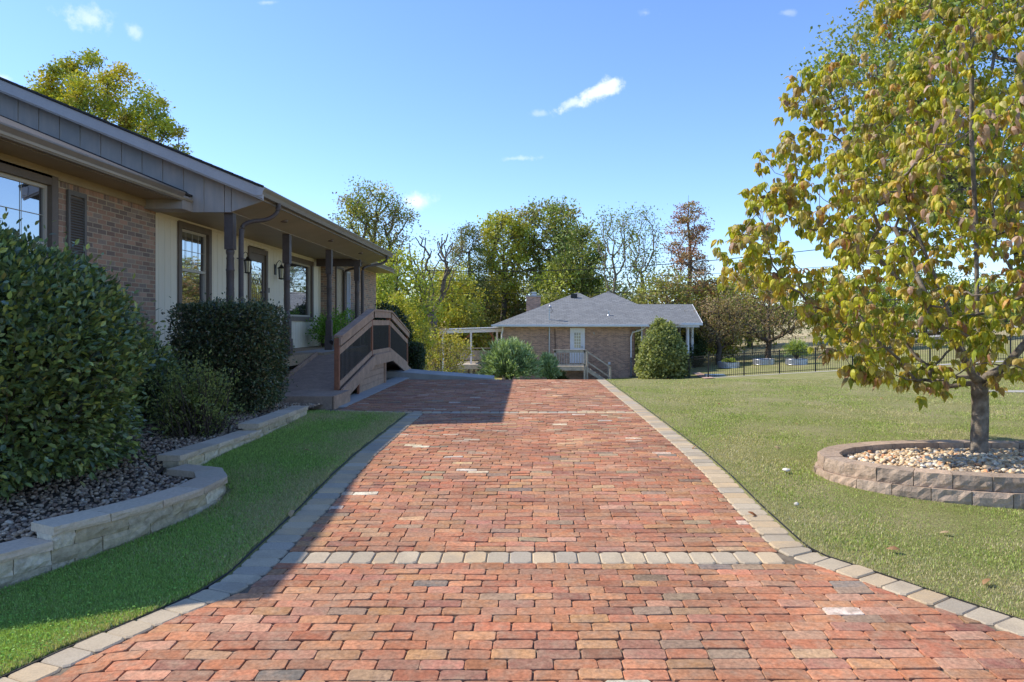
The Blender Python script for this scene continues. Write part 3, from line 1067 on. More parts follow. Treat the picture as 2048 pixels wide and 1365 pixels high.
window(house, XW, 7.27, 8.965, 1.83, 3.27, grid=(4, 1), trimw=.12)
MB().box(-6.35, -6.3, 7.1, 9.2, 1.7, 3.4).build("room_wall", MT['trim'], house)


def shutter(parent, X, y0, y1, z0, z1, m, name="shutter"):
    sh = thing_part(parent, name, (X, (y0 + y1) / 2, z0))
    t = MB(); w_ = .045
    t.box(X, X + .03, y0, y0 + w_, z0, z1).box(X, X + .03, y1 - w_, y1, z0, z1).box(X, X + .03, y0 + w_, y1 - w_, z0, z0 + .06).box(X, X + .03, y0 + w_, y1 - w_, z1 - .06, z1)
    t.build("frame", m, sh)
    z = z0 + .075
    while z < z1 - .07:
        MB().add([(X + .003, y0 + w_, z), (X + .003, y1 - w_, z), (X + .024, y1 - w_, z - .026), (X + .024, y0 + w_, z - .026),
                  (X - .003, y0 + w_, z - .004), (X - .003, y1 - w_, z - .004), (X + .018, y1 - w_, z - .030), (X + .018, y0 + w_, z - .030)],
                 [(0, 3, 2, 1), (4, 5, 6, 7), (0, 1, 5, 4), (1, 2, 6, 5), (2, 3, 7, 6), (3, 0, 4, 7)]).build("louver", m, sh)
        z += .034
    MB().box(X - .004, X, y0 + .01, y1 - .01, z0, z1).build("back", MT['trim'], sh)


shutter(house, XW + .006, 9.275, 9.66, 1.76, 3.28, MT['shutter'])

# roofs ---------------------------------------------------------
SL = .413


def roof_slab(parent, y0, y1, xe, ze, xr_, th=.10, name="roof"):
    zr = ze + SL * (xe - xr_)
    xb = 2 * xr_ - xe
    poly = [(xe, ze), (xe, ze + .03), (xr_, zr + .045), (xb, ze + .03), (xb, ze), (xr_, zr)]
    rf = MB().prism(poly, 'y', y0, y1).build(name, MT['shingle'], parent)
    return rf


main_rf = roof_slab(house, 11.19, 21.9, -4.02, 3.65, -10.2)
# visible shingle edge lines along the rake
x = -4.0; k = 0
sh = MB()
while x > -8.6:
    zz = 3.65 + SL * (-4.02 - x) + .028 + .0
    sh.add([(x, 11.17, zz + .012), (x - .16, 11.17, zz + .012 + SL * .16 - .004), (x - .16, 11.19, zz + .012 + SL * .16 - .004), (x, 11.19, zz + .012),
            (x, 11.17, zz - .012), (x - .16, 11.17, zz - .012 + SL * .16), (x - .16, 11.19, zz - .012 + SL * .16), (x, 11.19, zz - .012)],
           [(0, 1, 2, 3), (4, 7, 6, 5), (0, 4, 5, 1), (1, 5, 6, 2), (2, 6, 7, 3), (3, 7, 4, 0)])
    x -= .155
sh.build("shingle_edge", MT['shingle'], main_rf)['kind'] = 'stuff'
roof_slab(house, 5.02, 11.5, -5.22, 3.56, -10.2)
roof_slab(house, 20.9, 27.5, -5.02, 3.58, -10.2)


def rake(parent, y0, y1, xa, za, xb_, drop0, drop1, m, name):
    zb = za + SL * (xa - xb_)
    MB().prism([(xa, za - drop0), (xa, za - drop1), (xb_, zb - drop1), (xb_, zb - drop0)], 'y', y0, y1).build(name, m, parent)


rake(house, 11.21, 11.235, -4.03, 3.655, -10.2, .005, .165, MT['rake'], "rake_board")
rake(house, 11.236, 11.262, -4.03, 3.655, -10.2, .10, .190, MT['rake'], "rake_trim")
rake(house, 11.262, 11.50, -4.12, 3.69, -10.2, .15, .17, MT['soffit'], "rake_soffit")
# gable wall: separate upright boards with a groove between
gw = 0.321
xg = -4.62
MB().prism([(-4.62, 3.33), (-4.62, 3.70), (-10.2, 3.70 + SL * 5.58), (-10.2, 3.33)], 'y', 11.525, 11.56).build("gable_backing", MT['trim'], house)
edges = [xg]
x0 = (325 - 1057) * 11.5 / 1480
x = x0
while x < xg - .05: x += gw
edges = [xg] + [x - gw * k for k in range(1, 18) if x - gw * k > -10.1]
for a, b in zip(edges[1:], edges[:-1]):
    za, zb = 3.655 - .16 + SL * (-4.03 - a), 3.655 - .16 + SL * (-4.03 - b)
    a2, b2 = a + .005, b - .005
    bot = 3.326
    MB().prism([(a2, bot), (b2, bot), (b2, zb), (a2, za)], 'y', 11.50, 11.524).build("board", MT['gable'], house)
    if a < -5.0:
        MB().prism([(a - .022, bot + .001), (a + .003, bot + .001), (a + .003, za), (a - .022, za)], 'y', 11.490, 11.499).build("batten", MT['gable'], house)
MB().prism([(-4.615, 3.336), (-4.13, 3.498), (-4.13, 3.655 - .16 + SL * .10), (-4.615, 3.655 - .16 + SL * .585)], 'y', 11.50, 11.524).build("board", MT['gable'], house)
# flashing dirt line above the wing roof
MB().prism([(-5.3, 3.60), (-5.3, 3.64), (-9.5, 3.64 + SL * 4.2), (-9.5, 3.60 + SL * 4.2)], 'y', 11.44, 11.489).build("flashing", MT['shingle'], house)


def gutter(parent, xo, zt, y0, y1, d=.125, h=.125, m='gutter'):
    """K-style gutter hanging outward at x from xo-d to xo, top zt"""
    gt = thing_part(parent, "gutter", (xo, y0, zt))
    p = [(xo - d, zt), (xo - d, zt - h), (xo - .045, zt - h), (xo - .03, zt - h * .55), (xo - .006, zt - .028), (xo, zt - .02), (xo, zt), (xo - .012, zt), (xo - .012, zt - .012), (xo - .04, zt - h * .5), (xo - .055, zt - h + .008), (xo - d + .008, zt - h + .008), (xo - d + .008, zt)]
    MB().prism(p, 'y', y0, y1).build("trough", MT[m], gt)
    MB().prism(p[:7], 'y', y0 - .004, y0).build("end_cap", MT['rake'], gt)
    MB().prism(p[:7], 'y', y1, y1 + .004).build("end_cap", MT[m], gt)
    return gt


gm_ = gutter(house, -3.99, 3.665, 11.20, 21.9, d=.13, h=.13)
gutter(house, -5.17, 3.575, 5.03, 11.15, d=.13, h=.125)
gutter(house, -4.95, 3.60, 21.95, 27.5, d=.12, h=.12)
MB().box(-14.3, -14.2, 5.5, 27.2, -.3, 3.6).box(-14.2, -5.9, 27.1, 27.2, -.3, 3.5).build("rear_wall", MT['mortar'], house)
MB().prism([(-15, 3.5), (-5.4, 3.5), (-10.2, 5.5)], 'y', 5.5, 5.6).prism([(-15, 3.6), (-5.4, 3.6), (-10.2, 5.55)], 'y', 27.0, 27.1).build("gable_wall", MT['gable'], house)
# fascia, soffits, beams
mb = MB().box(-4.14, -4.121, 11.262, 21.88, 3.50, 3.655)
mb.build("fascia", MT['gutter'], house)
MB().prism([(-4.625, 3.335), (-4.141, 3.50), (-4.141, 3.52), (-4.625, 3.355)], 'y', 11.526, 21.6).build("soffit", MT['soffit'], house)
MB().box(-6.6, -4.78, 11.56, 21.0, CE, CE + .02).build("porch_ceiling", MT['soffit'], house)
MB().box(-4.779, -4.626, 11.57, 21.0, 3.328, 3.40).build("porch_beam", MT['soffit'], house)
MB().box(-5.80, -4.60, 20.22, 20.36, 3.16, 3.355).build("porch_header", MT['post'], house)
MB().prism([(-5.2, 3.47), (-5.2, 3.50), (XW + .001, 3.50), (XW + .001, 3.47)], 'y', 5.06, 11.48).build("soffit", MT['soffit'], house)
MB().box(-5.306, -5.29, 5.05, 11.14, 3.44, 3.57).build("fascia", MT['gutter'], house)
MB().box(XW + .001, XW + .028, 5.6, 11.45, 3.36, 3.468).build("frieze", MT['soffit'], house)
MB().prism([(-5.86, 3.33), (-5.22, 3.33), (-5.22, 3.54), (-5.86, 3.54)], 'y', 11.16, 11.499).build("wing_return", MT['gable'], house)
# end rake of the main roof
MB().prism([(-4.14, 3.50), (-4.14, 3.64), (-5.9, 4.36), (-5.9, 3.50)], 'y', 21.6, 21.63).build("gable_wall", MT['gable'], house)
for y_ in (13.2, 16.3, 19.2):
    MB().lathe((-4.36, y_), [(.0, 3.416), (.045, 3.416), (.05, 3.400), (.062, 3.402), (.064, 3.44)], 20).build("recessed_light", MT['trim'], house)

# cream porch wall in planks
holes = [(12.35 - .0, 13.62, 1.72, 3.31), (15.50, 16.50, FL, 3.24), (17.95, 20.08, 1.67, 3.25)]
MB().box(XP - .2, XP - .13, 11.5, 20.8, .3, 3.4).build("wall_backing", MT['trim'], house)
MB().box(XP - .13, XP - .012, 11.5, 12.2, FL - .02, 3.38).build("wall_core", MT['siding'], house)
y = 11.515
pw = .203
while y < 20.66:
    b = min(y + pw, 20.68)
    segs = [(FL + .005, CE - .003)]
    cut = [(h, max(y, h[0] - .0), min(b, h[1] + .0)) for h in holes if b > h[0] and y < h[1]]
    pieces = []
    ya = y
    if cut:
        h = cut[0][0]
        if y < h[0]: pieces.append((y, h[0], FL + .005, CE - .003))
        a2, b2 = max(y, h[0]), min(b, h[1])
        if h[2] > FL + .1: pieces.append((a2, b2, FL + .005, h[2]))
        pieces.append((a2, b2, h[3], CE - .003))
        if b > h[1]: pieces.append((h[1], b, FL + .005, CE - .003))
    else: pieces = [(y, b, FL + .005, CE - .003)]
    for p in pieces:
        if p[1] - p[0] > .01: MB().box(XP - .02, XP, p[0] + .005, p[1] - .005, p[2], p[3]).build("siding_plank", MT['siding'], house)
    y = b
MB().box(XP - .12, XP - .022, 11.5, 12.36, FL, CE).box(XP - .12, XP - .022, 13.61, 15.5, FL, CE).box(XP - .12, XP - .022, 16.5, 17.96, FL, CE).box(XP - .12, XP - .022, 20.07, 20.7, FL, CE).build("groove_backing", MT['rake'], house)
MB().box(XP - .01, XP + .02, 20.68, 20.80, FL + .002, CE - .004).build("corner_board", MT['siding'], house)
MB().box(XP - .01, XP + .016, 11.512, 20.68, CE - .055, CE - .004).build("crown_trim", MT['siding'], house)
window(house, XP, 12.46, 13.52, 1.82, 3.21, grid=(4, 1), trimw=.11)
window(house, XP, 18.05, 19.98, 1.77, 3.15, split=False, grid=None, trimw=.115)
MB().box(-6.5, -6.45, 11.6, 20.6, 1.0, 3.3).build("room_wall", MT['trim'], house)
# front door
door = thing_part(house, "door", (XP, 16, FL))
MB().box(XP - .03, XP + .035, 15.44, 15.55, FL, 3.21).box(XP - .03, XP + .035, 16.45, 16.56, FL, 3.21).box(XP - .03, XP + .034, 15.55, 16.45, 3.10, 3.21).build("door_frame", MT['trim'], door)
MB().box(XP - .045, XP + .0, 15.55, 15.66, FL + .02, 3.10).box(XP - .045, XP, 16.34, 16.45, FL + .02, 3.10).box(XP - .045, XP, 15.66, 16.34, 2.93, 3.10).box(XP - .045, XP, 15.66, 16.34, FL + .02, FL + .3).build("door_leaf", MT['trim'], door)
MB().box(XP - .035, XP - .02, 15.66, 16.34, FL + .3, 2.93).build("glass", MT['lead_glass'], door)
cm = MB()
for k in range(14):
    z = FL + .42 + k * .105
    cm.box(XP - .0195, XP - .0165, 15.67, 16.33, z, z + .007)
for k in range(5):
    yq = 15.77 + k * .113
    cm.box(XP - .0196, XP - .0166, yq, yq + .007, FL + .35, 2.35)
cm.tube([(XP - .017, 15.72 + .56 * (k / 16), 2.45 + .22 * math.sin(k / 16 * math.pi)) for k in range(17)], .005, 5)
for yq in (15.86, 16.0, 16.14):
    cm.tube([(XP - .017, yq + .055 * math.cos(a_ * .5236), 2.5 + .055 * math.sin(a_ * .5236)) for a_ in range(13)], .004, 4)
cm.build("leading", MT['post'], door)
MB().box(XP, XP + .02, 16.375, 16.415, FL + .95, FL + 1.2).tube([(XP + .02, 16.395, FL + 1.08), (XP + .07, 16.395, FL + 1.08), (XP + .075, 16.30, FL + 1.08)], .011, 6).tube([(XP + .02, 16.395, FL + 1.32), (XP + .035, 16.395, FL + 1.32)], .022, 8).build("handle", MT['black'], door)
MB().box(XP, XP + .015, 16.68, 16.71, FL + 1.32, FL + 1.43).build("doorbell", MT['black'], house)


def lantern(y, lbl):
    z = 2.86; x = XP + .15
    t = thing("wall_lantern", lbl, "lantern", (XP, y, z - .1), "black lanterns beside the front door")
    MB().box(XP, XP + .02, y - .055, y + .055, z - .14, z + .10).build("back_plate", MT['black'], t)
    MB().tube([(XP + .02, y, z + .02), (XP + .05, y, z + .14), (XP + .10, y, z + .19), (XP + .14, y, z + .17), (x, y, z + .10)], .008, 6).build("arm", MT['black'], t)
    MB().lathe((x, y), [(.0, z + .10), (.022, z + .095), (.035, z + .06), (.085, z + .02), (.092, z + .008), (.08, z)], 12).build("hood", MT['black'], t)
    MB().lathe((x, y), [(.062, z), (.05, z - .225)], 8).build("glass", MT['lantern_glass'], t)
    c = MB()
    for k in range(6):
        a_ = k * math.pi / 3
        c.bar((x + .068 * math.cos(a_), y + .068 * math.sin(a_), z), (x + .055 * math.cos(a_), y + .055 * math.sin(a_), z - .225), .009, .009)
    c.build("cage", MT['black'], t)
    MB().lathe((x, y), [(.0, z - .255), (.03, z - .25), (.066, z - .235), (.066, z - .222), (0, z - .222)], 12).build("base", MT['black'], t)


lantern(15.05, "black wall lantern on the cream siding between the front post and the glass door")
lantern(17.1, "black wall lantern on the cream siding between the door and the picture window")

# turned porch posts
def post(parent, y, x=-4.70):
    t = thing_part(parent, "porch_post", (x, y, FL))
    w_ = .068
    m = MB()
    m.box(x - w_, x + w_, y - w_, y + w_, FL, FL + .70).box(x - w_, x + w_, y - w_, y + w_, 2.76, 3.327)
    m.lathe((x, y), [(.062, FL + .70), (.05, FL + .73), (.066, FL + .76), (.066, FL + .80), (.05, FL + .83), (.046, FL + .86), (.058, FL + .93), (.063, FL + 1.1), (.058, FL + 1.15), (.062, FL + 1.17), (.058, FL + 1.2),
                     (.060, FL + 1.45), (.066, FL + 1.46), (.066, FL + 1.475), (.06, FL + 1.49), (.056, 2.60), (.062, 2.62), (.05, 2.66), (.062, 2.70), (.066, 2.735), (.055, 2.76)], 14)
    m.build("shaft", MT['post'], t)
    b = MB()
    b.box(x - .088, x + .088, y - .088, y + .088, FL, FL + .33)
    b.build("post_base", MT['post'], t, bevel=.006)


for y_ in (11.66, 14.4, 17.45, 20.28): post(house, y_)


def pipe(parent, pts, m='post', rad=.043, name="downspout"):
    P = dens(np.array(pts), 5)
    MB().tube([tuple(p) for p in P], rad, 10, flat=.8).build(name, MT[m], parent)


pipe(house, [(-4.06, 12.0, 3.54), (-4.06, 12.0, 3.46), (-4.10, 11.98, 3.36), (-4.22, 11.92, 3.27), (-4.42, 11.8, 3.22), (-4.53, 11.76, 3.15), (-4.555, 11.74, 3.02), (-4.56, 11.74, 2.6), (-4.56, 11.74, 1.8), (-4.56, 11.74, .9), (-4.56, 11.74, .42)])
MB().box(-4.61, -4.51, 11.69, 11.79, 2.62, 2.635).box(-4.61, -4.51, 11.69, 11.79, 1.55, 1.565).build("strap", MT['post'], house)
pipe(house, [(-4.06, 21.2, 3.54), (-4.06, 21.2, 3.44), (-4.12, 21.15, 3.34), (-4.35, 20.9, 3.24), (-4.55, 20.6, 3.16), (-4.6, 20.5, 3.0), (-4.6, 20.5, 2.4), (-4.6, 20.5, 1.0)])
pipe(house, [(-5.0, 22.2, 3.5), (-5.0, 22.2, 3.4), (-5.12, 22.2, 3.28), (-5.4, 22.2, 3.2), (-5.52, 22.2, 3.05), (-5.53, 22.2, 2.2), (-5.53, 22.2, .6)])

# foundation and porch slab
MB().box(-14, -5.90, 11.4, 20.8, -.3, FL - .03).box(-6.0, -5.87, 11.5, 20.8, -.2, FL + .0).build("foundation", MT['mortar'], house)
porch = thing_part(house, "porch_slab", (-5, 16, FL))
MB().prism([(-5.86, 11.45), (-4.56, 11.45), (-4.56, 15.86), (-4.4, 15.95), (-4.4, 21.0), (-5.86, 21.0)], 'z', FL - .19, FL).build("slab", MT['aggregate'], porch)
MB().box(-5.8, -4.75, 11.6, 20.9, -.1, FL - .19).build("base", MT['wall_brick'], porch, tint=(.16, .10, .07))
MB().box(-5.1, -4.42, 15.95, 20.9, FL + .0005, FL + .003).build("edge_strip", MT['concrete'], porch)

# far wing
MB().box(-9, -5.603, 20.803, 27.2, -.3, 3.5).build("wall", MT['mortar'], house)
w4 = (21.55, 22.25, 1.75, 3.2)
brick_wall(house, -5.60, 'x', 20.8, 27.2, .3, 3.46, [(w4[0] - .1, w4[1] + .1, w4[2] - .1, w4[3] + .1)])
brick_wall(house, 20.8, 'y', -5.86, -5.60, .3, 3.46)
window(house, -5.592, 21.50, 22.28, 1.72, 3.2, grid=(2, 1), trimw=.06)
shutter(house, -5.59, 22.72, 23.12, 1.66, 3.2, MT['shutter_w'])
MB().box(-5.599, -4.9, 21.95, 27.3, 3.44, 3.46).build("soffit", MT['soffit'], house)

# ---------------------------------------------------------------- wooden ramp
rampt = thing("wheelchair_ramp", "brown stained wooden ramp with black balusters rising to the porch", "ramp", (-3.9, 15, .2))
# lower platform
plat = MB()
yb = 11.98
while yb < 13.0:
    MB().box(-4.55, -3.17, yb + .003, yb + .137, .385, .42).build("deck_board", MT['deck'], rampt)
    yb += .14
MB().box(-4.6, -3.16, 11.95, 11.979, .185, .421).build("rim_board", MT['deck'], rampt)
MB().box(-3.169, -3.135, 11.95, 13.02, .185, .4215).build("rim_board", MT['cedar'], rampt)
MB().box(-4.5, -3.3, 12.05, 12.95, -.1, .38).build("joists", MT['cedar_red'], rampt)
# rising deck
y0r, z0r, y1r, z1r = 13.0, .42, 15.85, .915
n = 20
for k in range(n):
    a, b = k / n, (k + 1) / n
    ya, yb_ = y0r + (y1r - y0r) * a + .002, y0r + (y1r - y0r) * b - .002
    za, zb = z0r + (z1r - z0r) * a, z0r + (z1r - z0r) * b
    MB().prism([(ya, za - .035), (yb_, zb - .035), (yb_, zb), (ya, za)], 'x', -4.50, -3.36).build("deck_board", MT['deck'], rampt)
for k in range(14):
    ya = 15.86 + k * .141
    MB().box(-4.38, -3.36, ya + .002, ya + .139, .88, .915).build("deck_board", MT['deck'], rampt)
y2, y3, z3 = 17.835, 20.55, .33
n = 18
for k in range(n):
    a, b = k / n, (k + 1) / n
    ya, yb_ = y2 + (y3 - y2) * a + .002, y2 + (y3 - y2) * b - .002
    za, zb = .915 + (z3 - .915) * a, .915 + (z3 - .915) * b
    MB().prism([(ya, za - .035), (yb_, zb - .035), (yb_, zb), (ya, za)], 'x', -4.36, -3.36).build("deck_board", MT['deck'], rampt)
# kerb boards on the house side and stringers
MB().prism([(13.0, .42), (13.0, .33), (15.85, .82), (15.85, .985), (15.8, .985), (13.05, .50)], 'x', -4.545, -4.505).build("stringer", MT['cedar'], rampt)
xo = -3.30
MB().prism([(13.02, .20), (15.85, .715), (15.85, .93), (13.02, .44)], 'x', xo, xo + .038).build("stringer", MT['cedar'], rampt)
MB().prism([(15.852, .70), (17.85, .70), (17.85, .93), (15.852, .93)], 'x', xo + .002, xo + .040).build("stringer", MT['cedar'], rampt)
MB().prism([(17.852, .70), (20.6, .115), (20.6, .345), (17.852, .93)], 'x', xo, xo + .038).build("stringer", MT['cedar'], rampt)
# planked skirt under the landing
for k in range(4):
    z = .215 + k * .125
    ya = 14.55 + (.0 if k < 2 else .35 * (k - 1))
    MB().box(xo - .07, xo - .045, 14.55 + .36 * max(0, k - .6), 17.2, z + .003, z + .122).build("skirt_plank", MT['cedar'], rampt)
MB().box(xo - .044, xo - .005, 14.42, 14.52, .2, .46).build("leg", MT['cedar_red'], rampt)
MB().box(xo - .044, xo - .005, 17.12, 17.2, .2, .70).build("leg", MT['cedar'], rampt)
for k in range(3):
    MB().box(xo - .4, xo - .375, 17.3, 19.3 - k * .6, .21 + k * .14, .33 + k * .14).build("skirt_plank", MT['cedar'], rampt)
# railing
rl = thing_part(rampt, "railing", (xo, 15, .4))
XR_ = xo - .035
posts = [(13.06, .44, 1.37), (15.84, .90, 1.885), (17.83, .90, 1.885), (20.45, .40, 1.36)]
for yp, za, zb in posts:
    MB().box(XR_ - .085, XR_, yp - .044, yp + .044, za - .02, zb - .03).build("rail_post", MT['cedar_red'], rl, bevel=.004)
for (a, b) in zip(posts[:-1], posts[1:]):
    def zr_(y, off0): return off0 + (a[2] + (b[2] - a[2]) * (y - a[0]) / (b[0] - a[0]))
    ya, yb_ = a[0] - .0, b[0] + .0
    ta, tb = a[2], b[2]
    # flat cap, upper rail board, lower rail board
    MB().prism([(ya, ta - .02), (yb_, tb - .02), (yb_, tb + .018), (ya, ta + .018)], 'x', XR_ - .10, XR_ + .055).build("hand_rail", MT['cedar'], rl)
    ya, yb_ = a[0] + .045, b[0] - .045
    sl_ = (tb - ta) / (b[0] - a[0])
    za, zb = ta + sl_ * .045, tb - sl_ * .045
    MB().prism([(a[0] - .044, ta - .16), (b[0] + .044, tb - .16), (b[0] + .044, tb - .022), (a[0] - .044, ta - .022)], 'x', XR_ + .001, XR_ + .036).build("rail_board", MT['cedar'], rl)
    MB().prism([(a[0] + .046, za - .33), (b[0] - .046, zb - .33), (b[0] - .046, zb - .215), (a[0] + .046, za - .215)], 'x', XR_ - .036, XR_ - .002).build("rail_board", MT['cedar'], rl)
    la, lb = (a[1] + .02, b[1] + .02)
    la += sl_ * .046 * (abs(sl_) > .05); lb -= sl_ * .046 * (abs(sl_) > .05)
    MB().prism([(a[0] + .046, la), (b[0] - .046, lb), (b[0] - .046, lb + .10), (a[0] + .046, la + .10)], 'x', XR_ - .036, XR_ - .002).build("rail_board", MT['cedar'], rl)
    L_ = b[0] - a[0] - .2
    nb = int(L_ / .095)
    zlow = (a[1], b[1])
    me = None
    for k in range(nb):
        t = (k + .5) / nb
        y = a[0] + .1 + L_ * t
        tt = (y - a[0]) / (b[0] - a[0])
        zt_ = a[2] + (b[2] - a[2]) * tt - .30
        zl = a[1] + (b[1] - a[1]) * tt + .10
        if me is None:
            o = MB().tube([(XR_ - .02, y, zl), (XR_ - .02, y, zt_)], .0095, 6).build("baluster", MT['black'], rl)
            me, y0_, z0_ = o.data, y, zl
        else:
            link("baluster", me, None, rl, (0, y - y0_, zl - z0_))
lamp = thing("rail_light", "small black spotlight on top of the nearest red ramp post", "light", (XR_ - .04, 13.0, 1.3))
MB().tube([(XR_ - .11, 12.99, 1.29), (XR_ - .11, 12.93, 1.27)], [.03, .038], 10).box(XR_ - .12, XR_ - .10, 12.98, 13.02, 1.22, 1.30).build("housing", MT['black'], lamp)

# corrugated drain pipe in the bed
dp = MB()
pts = [(-4.55, 11.4, .40), (-4.2, 11.2, .33), (-3.75, 11.0, .29), (-3.45, 10.9, .24)]
P = dens(np.array(pts), 12)
dp.tube([tuple(p) for p in P], [.055 + (.006 if k % 2 else 0) for k in range(len(P))], 10)
o = dp.build("drain_pipe", MT['black'], None)
tag(o, "black corrugated drain pipe lying between the clipped hedge and the wall end", "pipe")
# ---------------------------------------------------------------- far house


def far_brick_material():
    m = bpy.data.materials.new("far_house_brick")
    m.use_nodes = True
    nt = m.node_tree
    bs = nt.nodes["Principled BSDF"]
    geo = nt.nodes.new("ShaderNodeNewGeometry")
    sp = nt.nodes.new("ShaderNodeSeparateXYZ"); nt.links.new(geo.outputs["Position"], sp.inputs[0])
    ad = nt.nodes.new("ShaderNodeMath"); nt.links.new(sp.outputs[0], ad.inputs[0]); nt.links.new(sp.outputs[1], ad.inputs[1])
    cb = nt.nodes.new("ShaderNodeCombineXYZ"); nt.links.new(ad.outputs[0], cb.inputs[0]); nt.links.new(sp.outputs[2], cb.inputs[1])
    br = nt.nodes.new("ShaderNodeTexBrick")
    br.inputs["Scale"].default_value = 1
    br.inputs["Brick Width"].default_value = .215
    br.inputs["Row Height"].default_value = .072
    br.inputs["Mortar Size"].default_value = .006
    br.inputs["Color1"].default_value = (.62, .37, .245, 1)
    br.inputs["Color2"].default_value = (.27, .155, .115, 1)
    br.inputs["Mortar"].default_value = (.62, .53, .43, 1)
    br.inputs["Bias"].default_value = -.15
    nt.links.new(cb.outputs[0], br.inputs["Vector"])
    c = mix_in(nt, ramp(nt, noise(nt, geo.outputs["Position"], 6, 4), .4, .7), br.outputs[0], (.33, .24, .18))
    nt.links.new(mix_in(nt, .5, br.outputs[0], c), bs.inputs["Base Color"])
    bs.inputs["Roughness"].default_value = .9
    b = nt.nodes.new("ShaderNodeBump"); b.inputs["Distance"].default_value = .01; b.invert = True
    nt.links.new(br.outputs["Fac"], b.inputs["Height"]); nt.links.new(b.outputs[0], bs.inputs["Normal"])
    return m


def far_roof_material():
    m = bpy.data.materials.new("far_roof_shingle")
    m.use_nodes = True
    nt = m.node_tree
    bs = nt.nodes["Principled BSDF"]
    geo = nt.nodes.new("ShaderNodeNewGeometry")
    sp = nt.nodes.new("ShaderNodeSeparateXYZ"); nt.links.new(geo.outputs["Position"], sp.inputs[0])
    cb = nt.nodes.new("ShaderNodeCombineXYZ"); nt.links.new(sp.outputs[0], cb.inputs[0]); nt.links.new(sp.outputs[2], cb.inputs[1])
    br = nt.nodes.new("ShaderNodeTexBrick")
    br.inputs["Scale"].default_value = 1
    br.inputs["Brick Width"].default_value = .33
    br.inputs["Row Height"].default_value = .085
    br.inputs["Mortar Size"].default_value = .009
    br.inputs["Color1"].default_value = (.235, .245, .24, 1)
    br.inputs["Color2"].default_value = (.155, .165, .165, 1)
    br.inputs["Mortar"].default_value = (.075, .072, .078, 1)
    nt.links.new(cb.outputs[0], br.inputs["Vector"])
    c = mix_in(nt, ramp(nt, noise(nt, geo.outputs["Position"], 3, 6, .7), .3, .7), br.outputs[0], (.225, .23, .225))
    nt.links.new(mix_in(nt, .45, br.outputs[0], c), bs.inputs["Base Color"])
    bs.inputs["Roughness"].default_value = .95
    b = nt.nodes.new("ShaderNodeBump"); b.inputs["Distance"].default_value = .015; b.invert = True
    nt.links.new(br.outputs["Fac"], b.inputs["Height"]); nt.links.new(b.outputs[0], bs.inputs["Normal"])
    return m


MT['far_brick'] = far_brick_material()
MT['far_roof'] = far_roof_material()
fh = thing("brick_house", "small brick ranch house with grey hipped roof and white side door beyond the driveway", "house", (2.5, 50, -1.9))


def Pt(px, py, y): return ((px - 1057) * y / 1480, y, 1.6 + (647 - py) * y / 1480)


ZE = 1.52
XA, XB = -1.68, 6.42
MB().box(XA, XB, 47, 58, -2.4, ZE - .1).build("wall", MT['far_brick'], fh)
MB().box(6.42, 9.3, 48.4, 58, -2.4, ZE - .1).build("wall", MT['far_brick'], fh)
# hip A
def roofpoly(name, pts, faces, m='far_roof'):
    return MB().add(pts, faces).build(name, MT[m], fh)


ev = .55
x0, x1, yE = XA - ev, 7.45, 46.45
apA = (3.45, 51.9, 3.78)
roofA = roofpoly("roof", [(x0, yE, ZE), (x1, yE, ZE), apA, (3.45, 58.6, 3.78), (x0, 64, ZE), (x1, 64, ZE), (x0, yE, ZE - .02), (x1, yE, ZE - .02)],
                 [(0, 1, 2), (0, 2, 3, 4), (1, 5, 3, 2), (4, 3, 5)])
MB().box(x0 - .02, x1 + .02, yE - .02, yE, ZE - .15, ZE + .01).box(x0 - .1, x1 + .1, yE - .12, yE - .021, ZE - .12, ZE + .0).build("gutter", MT['white'], fh)
MB().box(x0 - .02, x0, yE, 60, ZE - .15, ZE).build("fascia", MT['white'], fh)
MB().box(x0 + .02, x1, yE, 47.0, ZE - .14, ZE - .12).box(6.42, 9.6, 47.9, 48.4, ZE - .14, ZE - .12).build("soffit", MT['white'], fh)
# hip B behind
apB = (6.05, 56.0, 4.02)
roofpoly("roof", [(-.5, 49.6, ZE), (10.4, 49.6, ZE), apB, (6.05, 62, 4.02), (10.4, 66, ZE), (-.5, 66, ZE)], [(0, 1, 2), (0, 2, 3, 5), (1, 4, 3, 2), (5, 3, 4)])
# porch gable running to the right
yr0, yr1, yc = 51.2, 57.6, 54.4
zc, zr2 = 1.62, 3.0
xC0, xC1 = 7.0, 12.05
roofpoly("roof", [(xC0, yr0, zc), (xC1, yr0, zc), (xC1, yc, zr2), (xC0, yc, zr2), (xC0, yr1, zc), (xC1, yr1, zc)], [(0, 1, 2, 3), (3, 2, 5, 4)])
MB().box(7.6, xC1, yr0 - .02, yr0 + .03, zc - .16, zc + .01).build("gutter", MT['white'], fh)
MB().prism([(yr0 + .35, zc - .28), (yr0 + .35, zc + .05), (yc, zr2 - .12), (yr1 - .35, zc + .05), (yr1 - .35, zc - .28)], 'x', xC1 - .45, xC1 - .35).build("gable_wall", MT['white'], fh)
MB().prism([(yr0, zc - .14), (yr0, zc + .01), (yc, zr2 + .01), (yc, zr2 - .16)], 'x', xC1 - .03, xC1 + .01).prism([(yr1, zc - .14), (yr1, zc + .01), (yc, zr2 + .01), (yc, zr2 - .16)], 'x', xC1 - .03, xC1 + .01).build("rake_board", MT['white'], fh)
MB().box(9.3, xC1 - .2, yr0 + .1, yr1 - .1, zc - .30, zc - .16).build("porch_beam", MT['white'], fh)
MB().box(9.3, xC1 - .1, yr0 + .2, yr1 - .2, -2.3, -1.55).build("porch_base", MT['far_brick'], fh)
